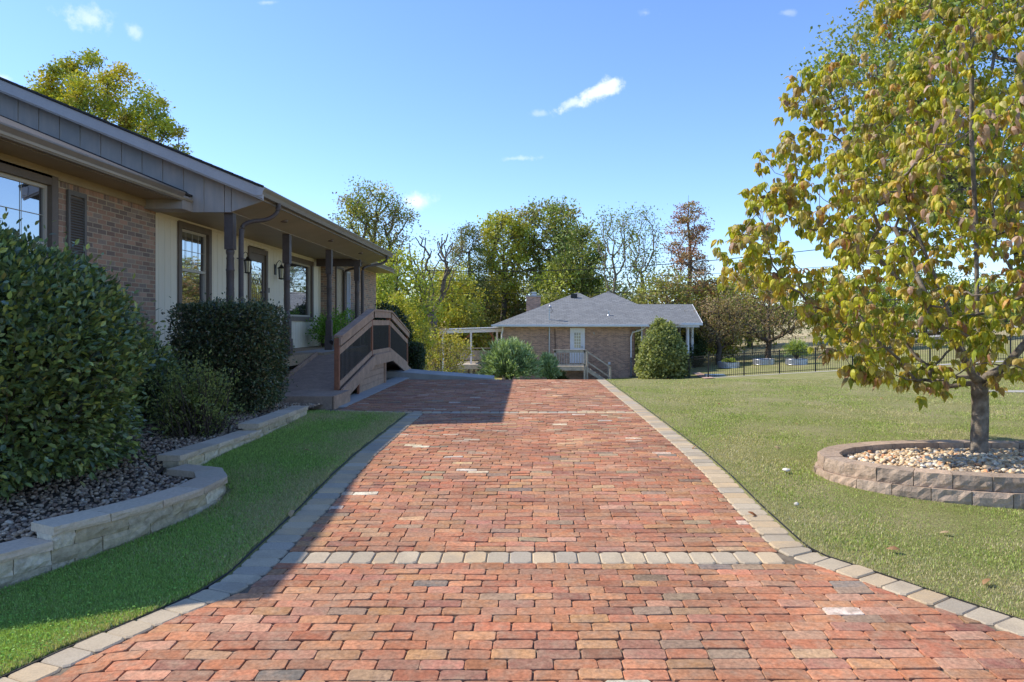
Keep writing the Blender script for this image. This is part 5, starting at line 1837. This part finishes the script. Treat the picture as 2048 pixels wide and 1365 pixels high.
bt("dark green tree behind the right part of the dogwood", 1850, 66, 540, 100, 150, 70, pal((GR, 4), (DG, 3), (OL, 2)), 24, prof=FULL)
bt("green tree at the right edge beyond the road", 2010, 100, 560, 90, 130, 60, pal((GR, 4), (OL, 3)), 25, prof=FULL)
# big sweetgum behind the left roof and big tree behind the dogwood
b = at(190, 30)
tree("sweetgum_tree", "gold-green sweetgum rising behind the gabled roof of the near house", "tree", b, top(132, 30) - g(*b), .3, [(.35, 3.0), (.5, 3.7), (.68, 3.2), (.82, 2.7), (.94, 1.9), (1, .9)], 480, 260, .13, .24, pal((YG, 4), (YL, 5), (GR, 2), (BR, 1)), 40, up=.9, coff=(-.1, 0), shell=.5)
b = (12.6, 17.5)
tree("shade_tree", "large green shade tree rising behind the dogwood at the top right", "tree", b, 12.5, .3, [(.30, 3.0), (.42, 4.6), (.6, 5.2), (.8, 4.4), (1, 1.5)], 420, 240, .11, .38, pal((GR, 5), (OL, 3), (YG, 1)), 41, up=.6, lobe=.3)


def filler(label, pts, seed, pal_, n, size, name="woodland"):
    r = np.random.default_rng(seed)
    P = []
    for (x0, x1, y, zt, k) in pts:
        m = int(n * k)
        x = r.uniform(x0, x1, m); yq = y + r.normal(0, 3, m)
        zb = gz(x, yq)
        s_ = r.uniform(0, 1, m)
        hmod = .7 + .3 * np.sin(x * .35 + y) * np.sin(x * .13 + 1)
        P.append(np.stack([x, yq, zb + (zt - zb) * s_ * hmod], -1))
    P = np.concatenate(P)
    d = r.normal(0, 1, P.shape)
    V, Fs, tt = leaves(P, d, size * r.uniform(.6, 1.4, len(P)), pick_tint(pal_, len(P), r, .35), LEAF_Q, r, 1.0)
    o = link(name, npmesh(name, V, Fs, tt), MT['leaf_far'])
    tag(o, label, None, None, "stuff")


filler("mixed green and yellow undergrowth closing the woods behind the far house", [(-26, 8, 88, 5.0, 1.2), (4, 22, 86, 3.8, .8), (-38, -10, 66, 5.5, 1.0)], 50, pal((DG, 4), (GR, 4), (OL, 4), (YG, 2), (BR, 2)), 34000, .24)
filler("far tree line beyond the dry field", [(15, 190, 190, 7.5, 1.0), (-180, 30, 150, 7, .8)], 51, pal((DG, 3), (GR, 3), (OL, 3)), 9000, 1.3, "tree_line")

# ---------------------------------------------------------------- dogwood in the ring
dr = np.random.default_rng(77)
DB_ = np.array([4.52, 7.42, .27])
dog = thing("dogwood_tree", "young dogwood with drooping olive and pinkish leaves standing in the oval stone ring", "tree", tuple(DB_))
prof = np.array([[.98, .35], [1.15, 1.25], [1.45, 1.7], [1.85, 2.15], [2.3, 2.62], [2.6, 2.5], [2.9, 2.3], [3.3, 2.15], [3.7, 2.05], [4.0, 1.9], [4.25, 1.6], [4.6, 1.05], [5.1, .9], [5.6, .5], [5.9, .15]])
K = 700
zs = dr.uniform(prof[0, 0], prof[-1, 0], 9000)
zs = zs[dr.uniform(0, 1, 9000) < (np.interp(zs, prof[:, 0], prof[:, 1]) / 2.6) ** 1.5][:K]
a = dr.uniform(0, 2 * np.pi, len(zs)); q = .25 + .75 * dr.uniform(0, 1, len(zs)) ** .55
lob = 1 + .10 * np.sin(a * 3 + zs * 2.2) + .07 * np.sin(a * 7 - zs * 3)
rr = np.interp(zs, prof[:, 0], prof[:, 1]) * q * lob
T = np.stack([DB_[0] + rr * np.cos(a), DB_[1] + rr * np.sin(a) * .95, zs], -1)
T = T[(T[:, 1] > 5.0)]
extra = np.array([[(px_ - 1057) * 7.2 / 1480, 7.2, 1.6 + (647 - py_) * 7.2 / 1480] for px_, py_ in
                  ((1450, 485), (1475, 478), (1500, 462), (1530, 452), (1555, 405), (1575, 395), (1560, 425), (1575, 262), (1580, 300), (1600, 160), (1612, 175), (1630, 205), (1660, 145), (1690, 140), (1520, 500), (1545, 530), (1570, 560), (1600, 585), (1610, 610),
                   (1640, 640), (1670, 700), (1690, 735), (1720, 745), (1760, 755), (1790, 750), (1830, 760), (1870, 765), (1490, 540), (1500, 495), (1640, 690), (1735, 720), (1800, 720), (1860, 740), (1620, 640), (1595, 340), (1590, 380))])
T = np.concatenate([T, extra])
# stems: short trunk then three main forks
tk = [DB_ + [0, 0, -.12], DB_ + [.0, 0, .18], DB_ + [.012, 0, .46], DB_ + [.0, .0, .74]]
limb = [[(-.10, -.05, .85), (-.26, -.05, 1.25), (-.42, .0, 1.75), (-.62, .1, 2.35), (-.75, .1, 3.0)], [(.06, .08, .95), (.10, .2, 1.5), (.15, .3, 2.3), (.1, .3, 3.3), (.05, .2, 4.4)],
        [(.22, -.06, .9), (.55, -.15, 1.35), (.95, -.1, 2.0), (1.3, 0, 2.8)], [(-.06, .12, 1.0), (-.25, .5, 1.6), (-.4, .9, 2.4)], [(-.12, -.1, .80), (-.42, -.3, 1.15), (-.85, -.45, 1.55), (-1.3, -.4, 2.05)]]
nodes = [tuple(p) for p in tk]
base_pts = []
for lb in limb:
    for p in lb: base_pts.append(DB_ + np.array(p))
# greedy join, limbs first
allT = base_pts + [t for t in T]


def dog_skeleton():
    r = dr
    nodes = [np.array(p, float) for p in tk]
    par = [-1, 0, 1, 2]
    for lb in limb:
        prev = 3
        for p in lb:
            nodes.append(DB_ + np.array(p)); par.append(prev); prev = len(nodes) - 1
    tg = sorted(T.tolist(), key=lambda t: min(np.linalg.norm(np.array(t) - n_) for n_ in nodes))
    leafn = []
    NA = np.array(nodes)
    for t in tg:
        t = np.array(t)
        dv = t - NA[3:]
        hor = np.linalg.norm(dv[:, :2], axis=1)
        cost = np.linalg.norm(dv, axis=1) + 1.6 * np.clip(hor * .25 - dv[:, 2], 0, None)
        k = int(np.argmin(cost)) + 3
        p = NA[k]; prev = k; L_ = np.linalg.norm(t - p)
        new = []
        for q_ in range(1, 4):
            s_ = q_ / 3
            c = p + (t - p) * s_; c[2] -= L_ * .08 * math.sin(math.pi * s_)
            c = c + r.normal(0, .05 * L_ * (q_ < 3), 3)
            new.append(c); par.append(prev); prev = len(NA) + len(new) - 1
        NA = np.concatenate([NA, np.array(new)])
        leafn.append(prev)
    n_ = len(NA)
    w_ = np.zeros(n_)
    for l in leafn: w_[l] += 1
    for k in range(n_ - 1, 0, -1): w_[par[k]] += w_[k]
    rad = np.maximum(.078 * (w_ / w_[0]) ** .56, .0032)
    rad[:3] = [.098, .080, .075]
    mbk = MB()
    VV, FF = [], []; off = 0
    for k in range(1, n_):
        A, B = NA[par[k]], NA[k]
        d = B - A; ln = np.linalg.norm(d)
        if ln < 1e-4: continue
        d /= ln
        ns = 12 if rad[k] > .02 else 5
        ref = np.array([0, 0, 1.]) if abs(d[2]) < .9 else np.array([1., 0, 0])
        x = np.cross(d, ref); x /= np.linalg.norm(x); y = np.cross(d, x)
        ra = min(rad[par[k]], rad[k] * 1.4) if k > 3 else rad[par[k]]
        ang = np.arange(ns) * 2 * np.pi / ns
        circ = np.cos(ang)[:, None] * x + np.sin(ang)[:, None] * y
        jit = 1 + dr.normal(0, .03, (ns, 1)) * (rad[k] > .05)
        VV += [A - d * ra * .2 + circ * ra * jit, B + circ * rad[k] * jit]
        i = np.arange(ns); j = (i + 1) % ns
        FF.append(np.stack([off + i, off + j, off + ns + j, off + ns + i], -1)); off += 2 * ns
    link("trunk", npmesh("trunk", np.concatenate(VV) - DB_, [np.concatenate(FF)], smooth=True), MT['bark_pale'], dog)
    return NA, np.array(par), np.array(leafn)


NA, par, lf = dog_skeleton()
# leaves hang in whorls from twig ends
whorl = []
for l in lf:
    chain = [l, par[l], par[par[l]]]
    pts_ = NA[chain]
    for k in range(dr.integers(5, 9)):
        s_ = dr.uniform(0, 1) ** 1.3
        p = pts_[0] + (pts_[1] - pts_[0]) * s_ if s_ < .7 else pts_[1] + (pts_[2] - pts_[1]) * dr.uniform(0, 1)
        whorl.append(p + dr.normal(0, .075, 3))
whorl = np.array(whorl)
nl = 6
n = len(whorl) * nl
wi = np.repeat(np.arange(len(whorl)), nl)
az = np.repeat(dr.uniform(0, 6.28, len(whorl)), nl) + np.tile(np.arange(nl) * 6.283 / nl, len(whorl)) + dr.normal(0, .3, n)
d = np.stack([np.cos(az), np.sin(az), -dr.uniform(.15, 2.2, n)], -1)
pos = whorl[wi] + np.stack([np.cos(az), np.sin(az), np.zeros(n)], -1) * .012
DP = pal(((.46, .46, .045), 8), ((.33, .37, .04), 6), ((.60, .54, .07), 5), ((.64, .48, .08), 2.4), ((.17, .21, .03), 4), ((.36, .18, .10), 2.2), ((.50, .34, .25), 2.4), ((.56, .30, .08), 1.3), ((.38, .26, .19), 1.6))
wt = pick_tint(DP, len(whorl), dr, .2)
tint = wt[wi] * .55 + pick_tint(DP, n, dr, .2) * .45
size = dr.uniform(.042, .098, n)
px_ = 1057 + 1480 * pos[:, 0] / pos[:, 1]
vis = (px_ < 2060)
score = size / pos[:, 1] * vis - .2 * (np.linalg.norm(pos[:, :2] - DB_[:2], axis=1) < .9) * .02
order = np.argsort(-(size / pos[:, 1]) * vis * (pos[:, 1] < 7.1))
isp = np.zeros(n, bool); isp[order[:300]] = True
V, Fs, tt = leaves(pos[~isp], d[~isp], size[~isp], tint[~isp], LEAF_DOG, dr, .25, curl=(.3, 2.6))
tag(link("leaves", npmesh("leaves", V - DB_, Fs, tt, smooth=False), MT['leaf'], dog), kind="stuff")
variants = []
for k in range(24):
    V, Fs, tt = leaves(np.zeros((1, 3)), np.array([[0, 1., 0]]), np.array([1.]), pick_tint(DP, 1, dr, .2), LEAF_DOG, dr, 0, curl=(.3, 2.6))
    me = npmesh("leaf", V, Fs, tt); me.materials.append(MT['leaf']); variants.append(me)
Mx = frames(d[isp], dr, .25)
for k, i in enumerate(np.where(isp)[0]):
    o = link("leaf", variants[dr.integers(24)], None, dog)
    m4 = Matrix([[*Mx[k][0], 0], [*Mx[k][1], 0], [*Mx[k][2], 0], [0, 0, 0, 1]]) @ Matrix.Scale(float(size[i]), 4)
    m4.translation = Vector(pos[i] - DB_)
    o.matrix_local = m4

# ---------------------------------------------------------------- hedges and shrubs


def shrub(name, label, cat, fn, n, ls, pal_, seed, tpl=LEAF_HOLLY, tex='leaf_shiny', center=(0, 0, 0), jit=.05, core=.86, outb=.9, upb=.3, group=None, corecol=(.012, .018, .008), nobj=0, twig=False, dirj=.6, roll=.6):
    """fn(u,v random arrays)-> surface points and outward normals"""
    r = np.random.default_rng(seed)
    t = thing(name, label, cat, center, group)
    P, Nn = fn(n, r)
    depth = r.exponential(jit, n) * r.choice([1, -.8], n, p=[.86, .14])
    P2 = P - Nn * depth[:, None]
    d = Nn * outb + r.normal(0, dirj, (n, 3)) + np.array([0, 0, upb])
    tint = pick_tint(pal_, n, r, .3)
    size = ls * r.uniform(.65, 1.25, n)
    ip = np.zeros(n, bool)
    if nobj:
        order = np.argsort(-(size / P2[:, 1]) * ((Nn[:, 1] < .1) & (depth < jit) & (P2[:, 0] / P2[:, 1] > -.70)))
        ip[order[:nobj]] = True
    V, Fs, tt = leaves(P2[~ip], d[~ip], size[~ip], tint[~ip], tpl, r, roll)
    o = link("leaves", npmesh("leaves", V - np.array(center), Fs, tt), MT[tex], t)
    if nobj:
        o['kind'] = "stuff"
        vs_ = []
        for k in range(16):
            V, Fs, tt = leaves(np.zeros((1, 3)), np.array([[0, 1., 0]]), np.array([1.]), pick_tint(pal_, 1, r, .25), tpl, r, 0)
            me = npmesh("leaf", V, Fs, tt); me.materials.append(MT[tex]); vs_.append(me)
        Mx = frames(d[ip], r, roll)
        for k, i in enumerate(np.where(ip)[0]):
            o = link("leaf", vs_[r.integers(16)], None, t)
            m4 = Matrix([[*Mx[k][0], 0], [*Mx[k][1], 0], [*Mx[k][2], 0], [0, 0, 0, 1]]) @ Matrix.Scale(float(size[i]), 4)
            m4.translation = Vector(P2[i] - np.array(center))
            o.matrix_local = m4
    # branching core: many dark twigs inside
    c = P.mean(0)
    if core:
        m_ = 260
        Pc, Nc = fn(m_, r)
        mb = MB()
        bx = np.array([c[0], c[1], P[:, 2].min()])
        for k in range(m_):
            e = Pc[k] - Nc[k] * r.uniform(.0, .12)
            b0 = bx + (Pc[k] - bx) * np.array([.25, .25, .0]) * r.uniform(.2, 1.2)
            mid_ = (b0 + e) / 2 + r.normal(0, .05, 3)
            mb.tube([b0, mid_, e], [.014, .009, .003], 4, cap=False)
        mb.build("branches", MT['bark'], t)
        # inner leaf mass
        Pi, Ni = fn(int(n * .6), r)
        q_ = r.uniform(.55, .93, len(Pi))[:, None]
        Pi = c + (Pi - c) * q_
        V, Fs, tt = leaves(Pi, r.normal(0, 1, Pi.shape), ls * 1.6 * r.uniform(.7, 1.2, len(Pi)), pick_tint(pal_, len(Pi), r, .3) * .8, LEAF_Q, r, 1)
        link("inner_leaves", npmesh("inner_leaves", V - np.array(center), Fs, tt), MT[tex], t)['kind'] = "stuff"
    return t


def superell(c, rad, p=2.6, zmin=-1.0, lump=.06, seed=0, top=1.0):
    c = np.array(c); rad = np.array(rad)

    def fn(n, r):
        v = r.normal(0, 1, (n * 2, 3)); v /= np.linalg.norm(v, axis=1, keepdims=True)
        v = v[v[:, 2] > zmin][:n]
        while len(v) < n: v = np.concatenate([v, v])[:n]
        k = (np.abs(v) ** p).sum(1) ** (1 / p)
        s_ = v / k[:, None]
        lm = 1 + lump * (np.sin(v[:, 0] * 6 + seed) * np.sin(v[:, 1] * 5 + 2 * seed) + .6 * np.sin(v[:, 2] * 9 + seed + v[:, 0] * 7))
        P = c + s_ * rad * lm[:, None]
        Nn = np.sign(s_) * np.abs(s_) ** (p - 1) / rad; Nn /= np.linalg.norm(Nn, axis=1, keepdims=True)
        return P, Nn
    return fn


HP = pal(((.16, .22, .07), 7), ((.11, .15, .055), 4), ((.25, .31, .08), 3), ((.38, .42, .10), 1.3), ((.11, .17, .10), 3), ((.28, .25, .08), .3))
shrub("holly_bush", "big rounded dark green holly in front of the near window, left foreground", "bush", superell((-4.92, 6.35, 1.18), (1.34, 1.31, 1.25), 2.25, -.8, .09, 1), 28000, .066, HP, 101, center=(-4.75, 6.35, .2), nobj=300, jit=.07)
BP = pal(((.10, .135, .055), 7), ((.14, .17, .07), 4), ((.20, .17, .08), 2.2), ((.30, .23, .12), .9), ((.05, .075, .04), 4))
shrub("box_hedge", "clipped square dark hedge in front of the first porch post", "hedge", superell((-4.24, 10.55, 1.14), (.66, .60, .72), 9, -1, .025), 24000, .042, BP, 102, center=(-4.3, 10.55, .32), jit=.035, upb=.1)
shrub("evergreen_shrub", "loose dark shrub between the big holly and the cream corner wall", "shrub", superell((-4.95, 9.3, .85), (.55, .6, .62), 2, -1, .15), 5200, .055, HP, 103, center=(-4.95, 9.3, .35), jit=.08)
AZ = pal(((.30, .34, .11), 5), ((.38, .40, .15), 3), ((.20, .24, .09), 3))
shrub("azalea_shrub", "small yellowish green azalea in front of the clipped square hedge", "shrub", superell((-3.95, 8.75, .62), (.37, .40, .43), 2, -1, .42, 3), 4600, .030, AZ, 104, tpl=LEAF_Q, center=(-3.95, 8.75, .28), jit=.09, upb=.9, tex='leaf')
FP_ = pal(((.22, .40, .06), 5), ((.16, .30, .05), 3), ((.3, .46, .08), 2))


def fern(label, c, r_, seed, h=.35):
    shrub("potted_fern", label, "fern", superell((c[0], c[1], c[2] + .45), (r_, r_, h), 2, -.9, .25, seed), 2600, .06, FP_, seed, tpl=LEAF_Q, center=tuple(c), jit=.10, upb=.2, tex='leaf', core=0, group="potted ferns on the porch")
    o = bpy.data.objects
    t = [q_ for q_ in o if q_.name.startswith("potted_fern")][-1]
    MB().lathe((c[0], c[1]), [(0, c[2]), (.12, c[2]), (.17, c[2] + .26), (.19, c[2] + .28), (.19, c[2] + .31), (.16, c[2] + .31), (0, c[2] + .27)], 14).build("pot", MT['post'], t)


fern("bright green fern in a pot against the brick corner of the porch", (-5.35, 19.6, FL), .33, 110)
fern("fuller bright fern in a pot behind the third porch post", (-5.15, 20.6, FL), .42, 111, .5)
# far hedges and bushes
DH = pal(((.035, .06, .02), 5), ((.06, .09, .03), 3))
shrub("box_hedge", "small clipped dark hedge at the end of the ramp", "hedge", superell((-3.62, 23.0, .55), (.36, .5, .42), 6, -1, .02), 5000, .05, DH, 120, center=(-3.62, 23, .1), tpl=LEAF_Q, jit=.03, core=.9)
shrub("evergreen_bush", "dark evergreen bush behind the ramp railing", "bush", superell((-4.55, 24.0, 1.0), (.75, .8, 1.15), 2.4, -1, .08), 7000, .07, DH, 121, center=(-4.55, 24, .1), tpl=LEAF_Q, jit=.08)
JU = pal(((.36, .46, .22), 4), ((.27, .37, .17), 4), ((.18, .25, .10), 2), ((.50, .58, .34), 2.5))


def spray(name, label, cat, c, rad, n, seed, pal_, ls, arch=1.0, center=None, tex='leaf_far'):
    """arching stems with leaves along them"""
    r = np.random.default_rng(seed)
    t = thing(name, label, cat, c)
    c = np.array(c); P, D = [], []
    mb = MB()
    for k in range(n):
        az = r.uniform(0, 6.283); el = r.uniform(.15, 1.35); L_ = r.uniform(.6, 1.0)
        end = np.array([math.cos(az) * math.cos(el) * rad[0], math.sin(az) * math.cos(el) * rad[1], math.sin(el) * rad[2]]) * L_
        pts_ = []
        for q_ in range(7):
            s_ = q_ / 6
            p = c + end * s_; p[2] += arch * .22 * rad[2] * math.sin(math.pi * s_) * math.cos(el)
            pts_.append(p)
        if k % 4 == 0: mb.tube(pts_, [.012] * 3 + [.006] * 4, 4, cap=False)
        m_ = 46
        s_ = r.uniform(.25, 1.0, m_)
        pp_ = np.array([np.interp(s_ * 6, range(7), [p[j] for p in pts_]) for j in range(3)]).T + r.normal(0, .028 * max(rad), (m_, 3))
        P.append(pp_); D.append(np.tile(end / np.linalg.norm(end), (m_, 1)) + r.normal(0, .33, (m_, 3)))
    P = np.concatenate(P); D = np.concatenate(D)
    V, Fs, tt = leaves(P, D, ls * r.uniform(.6, 1.3, len(P)), pick_tint(pal_, len(P), r, .3), LEAF_S, r, 1)
    link("leaves", npmesh("leaves", V - c, Fs, tt), MT[tex], t)
    mb.build("stems", MT['bark'], t)
    return t


zq = g(-1.2, 36)
spray("arching_shrub", "pale green arching shrub in front of the left corner of the far house", "shrub", (-1.0, 38, -1.5), (1.8, 1.5, 2.4), 420, 130, JU, .27)
spray("arching_shrub", "small pale green shrub beside the weathered side deck", "shrub", (1.12, 42, -1.75), (.72, .7, 1.75), 190, 131, JU, .22)
spray("evergreen_shrub", "low dark green shrub below the weathered side deck", "shrub", (1.75, 43.5, -1.9), (.7, .5, .85), 90, 132, DH, .12)
CF = pal(((.36, .38, .13), 5), ((.26, .29, .10), 4), ((.46, .47, .19), 2), ((.13, .17, .06), 3))
b = at(1325, 43)
tree("arborvitae", "broad cone-shaped golden green evergreen at the right corner of the far house", "evergreen", b, top(640, 43) - g(*b), .12, [(.02, 1.05), (.2, 1.33), (.45, 1.25), (.7, .85), (.88, .45), (1, .06)], 420, 60, .17, .15, CF, 133, up=.3, lobe=.25, shell=.75, tex='leaf_far')
b = at(1382, 53)
tree("evergreen_shrub", "dark rounded evergreen beside the far porch columns", "shrub", b, top(668, 53) - g(*b), .1, [(.02, .8), (.4, 1.0), (.8, .7), (1, .2)], 120, 50, .16, .18, DH, 134, lobe=.3, shell=.6)
b = at(882, 36)
tree("redbud_tree", "small orange and yellow leaved tree left of the pale arching shrub", "tree", b, top(655, 36) - g(*b), .07, [(.2, .7), (.45, 1.3), (.7, 1.2), (.9, .8), (1, .3)], 70, 50, .11, .20, pal((YL, 4), (OL, 3), (PK, 2), (YG, 2)), 135, bark='bark_pale', up=.8, mini=.01)
b = at(800, 33)
tree("yellow_shrub", "yellow-green bush behind the small clipped hedge", "shrub", b, top(590, 33) - g(*b), .08, [(.05, 1.0), (.4, 1.3), (.8, .9), (1, .3)], 140, 70, .12, .22, pal((YG, 4), (YL, 3), (OL, 2)), 136, mini=.01)
spray("leafy_plants", "bushy pale green plants filling the right galvanised bed", "plants", (PLN[2][0], PLN[2][1], PLN[2][2]), (1.15, .8, 1.5), 170, 140, pal((YG, 3), (JU[0][:3], 3), (GR, 2)), .13)
spray("leafy_plants", "low bright plants in the left galvanised bed", "plants", (PLN[0][0], PLN[0][1], PLN[0][2]), (.6, .5, .32), 50, 141, pal((YG, 3), (GR, 3)), .12)

# ---------------------------------------------------------------- grass


def grass(label, X, Y, seed, pal_, h, wd, dry=None, edge=False):
    r = np.random.default_rng(seed)
    n = len(X)
    Z = gz(X, Y)
    dist = np.maximum(Y, 3)
    hh = h * r.uniform(.5, 1.25, n)
    a = r.uniform(0, 6.283, n)
    ww = wd * (1 + dist / 7) * r.uniform(.7, 1.3, n)
    lean = r.normal(0, .45, (n, 2)) * hh[:, None]
    b0 = np.stack([X - np.cos(a) * ww, Y - np.sin(a) * ww, Z - .004], -1)
    b1 = np.stack([X + np.cos(a) * ww, Y + np.sin(a) * ww, Z - .004], -1)
    tp = np.stack([X + lean[:, 0], Y + lean[:, 1], Z + hh], -1)
    V = np.stack([b0, b1, tp], 1).reshape(-1, 3)
    pt_ = np.sin(X * 1.7 + 1.3 * np.sin(Y * .9)) * np.sin(Y * 1.3 + 1.1 * np.sin(X * 1.1)) + .6 * np.sin(X * 4.1 + Y * 2.2) * np.sin(Y * 3.7 - X) + r.normal(0, .55, n)
    tint = pick_tint(pal_, n, r, .42)
    if edge: pt_ = pt_ + 1.6 * np.clip(1 - (xl(Y) - .25 - X) / .45, 0, 1)
    if dry is not None:
        m_ = pt_ > dry
        tint[m_] = pick_tint(pal(((.52, .45, .25), 4), ((.60, .53, .33), 2), ((.42, .40, .17), 4)), int(m_.sum()), r, .25)
    o = link("grass", npmesh("grass", V, [np.arange(3 * n).reshape(-1, 3)], tint), MT['grass'])
    tag(o, label, None, None, "stuff")


def sample(n, x0, x1, y0, y1, r):
    u_ = r.uniform(0, 1, n)
    Y = 1 / (1 / y0 + u_ * (1 / y1 - 1 / y0))        # density falls with distance squared
    X = r.uniform(x0, x1, n)
    return X, Y


gr_ = np.random.default_rng(5)
X, Y = sample(1000000, 1.7, 18, 2.6, 22, gr_)
k = (X > xr(Y) + .25 + .015 * np.sin(Y * 7) + .012 * np.sin(Y * 23)) & (X / Y < 1.05) & ((((X - EC[0]) / (ERX + .06)) ** 2 + ((Y - EC[1]) / (ERY + .06)) ** 2) > 1)
X, Y = X[k], Y[k]
grass("short green and straw lawn on the right of the driveway", X, Y, 6, pal(((.33, .41, .10), 5), ((.43, .48, .15), 4), ((.23, .31, .07), 3)), .018, .0020, dry=.2)
X, Y = sample(620000, -4.2, -1.6, 2.6, 11.4, gr_)
wxs = np.interp(Y, bd[bd[:, 1] < 6.4][:, 1], bd[bd[:, 1] < 6.4][:, 0])
wx = np.where(Y < 6.4, wxs, np.where(Y < 6.7, -2.66, np.where(Y < 7.0, -2.85, np.interp(Y, [7.0, 7.1, 8, 8.84, 10.65, 10.7, 11.4], [-3.1, -3.36, -3.26, -3.2, -3.19, -4.0, -4.0]))))
k = (X < xl(Y) - .262 - .012 * np.sin(Y * 9)) & (X > wx + .01) & (X / Y > -.78)
X, Y = X[k], Y[k]
grass("lush green lawn strip between the block wall and the driveway", X, Y, 7, pal(((.34, .48, .12), 6), ((.43, .55, .16), 3), ((.25, .33, .10), 4)), .026, .0026, dry=.7, edge=True)
# clover and broad leaved weeds in the left strip
n = 26000
X, Y = sample(n, -4.2, -1.7, 2.6, 11.2, gr_)
k = (X < xl(Y) - .27) & (X > np.interp(Y, bd[bd[:, 1] < 6.4][:, 1], bd[bd[:, 1] < 6.4][:, 0]) + .05) & (Y < 6.6) | ((Y > 6.6) & (X > -2.6) & (X < xl(Y) - .27))
X, Y = X[k], Y[k]
P = np.stack([X, Y, gz(X, Y) + gr_.uniform(.012, .04, len(X))], -1)
dd = gr_.normal(0, 1, P.shape); dd[:, 2] *= .25
V, Fs, tt = leaves(P, dd, gr_.uniform(.010, .020, len(X)), pick_tint(pal(((.19, .38, .06), 5), ((.28, .47, .09), 3)), len(X), gr_, .25), LEAF_Q, gr_, .4)
tag(link("clover", npmesh("clover", V, Fs, tt), MT['grass']), "clover growing through the shaded lawn strip", None, None, "stuff")

# ---------------------------------------------------------------- loose stones and fallen leaves


def loose_stone(px_, py_, z, size, lbl, seed, col):
    y = (1.6 - z) * 1480 / (py_ - 647); X_ = (px_ - 1057) * y / 1480
    V, Fs, t = stones(np.array([[0, 0, 0.]]), np.array([size]), [col], [1], seed)
    o = link("stone", npmesh("stone", V, Fs, t), MT['stone'], None, (X_, y, g(X_, y) + .03))
    tag(o, lbl, "stone", "pale stones lying on the right lawn")


loose_stone(1573, 946, .17, .036, "larger pale stone in the grass left of the tree ring", 1, (.6, .55, .45))
loose_stone(1593, 1011, .12, .022, "small white stone in the grass below the left end of the tree ring", 2, (.62, .58, .5))
fl = [(1440, 812, "reddish fallen leaf near the middle of the right lawn beside the far border"), (1590, 852, "brown fallen leaf on the lawn behind the left end of the tree ring"),
      (1548, 900, "curled brown leaf in the grass left of the tree ring"), (1395, 898, "large curled tan leaf at the very edge of the right paver border"),
      (1860, 790, "small brown leaf on the lawn behind the dogwood trunk's left side"), (1760, 800, "small dark leaf on the lawn under the lowest dogwood branches"),
      (1900, 1075, "pale fallen leaf in the grass below the front of the tree ring"), (1800, 1110, "rusty fallen leaf in the lawn below the ring, nearest the paver border"),
      (1495, 1033, "yellowish fallen leaf in the grass right of the tan border's bend"), (1980, 1170, "tan fallen leaf nearest the lower right corner of the lawn"),
      (585, 1029, "rusty fallen leaf on the left lawn touching the border edging"), (606, 906, "rusty fallen leaf in the middle of the left lawn strip")]
lv = []
FLP = [(.34, .15, .07), (.42, .24, .12), (.5, .36, .22), (.36, .2, .1)]
fm = []
for c in FLP:
    V, Fs, tt = leaves(np.zeros((1, 3)), np.array([[0, 1., 0]]), np.array([1.]), np.array([c]), LEAF_DOG, gr_, 0)
    me = npmesh("fallen_leaf", V, Fs, tt); me.materials.append(MT['leaf']); fm.append(me)
for k, (px_, py_, lb_) in enumerate(fl):
    y = 1.45 * 1480 / (py_ - 647)
    for _ in range(4): y = (1.6 - g((px_ - 1057) * y / 1480, y)) * 1480 / (py_ - 647)
    X_ = (px_ - 1057) * y / 1480
    o = link("fallen_leaf", fm[k % 4], None, None, (X_, y, g(X_, y) + .035))
    o.rotation_euler = (random.uniform(-.3, .5), random.uniform(-.4, .4), random.uniform(0, 6))
    s_ = random.uniform(.06, .09); o.scale = (s_, s_, s_)
    tag(o, lb_, "leaf", "fallen leaves on the right lawn" if px_ > 1000 else "fallen leaves on the left lawn")
sb = MB().box(9.15, 10.4, 14.8, 15.2, .18, .225).build("paving_slab", MT['concrete'], None)
tag(sb, "small flat concrete slab in the lawn at the right edge", "slab")
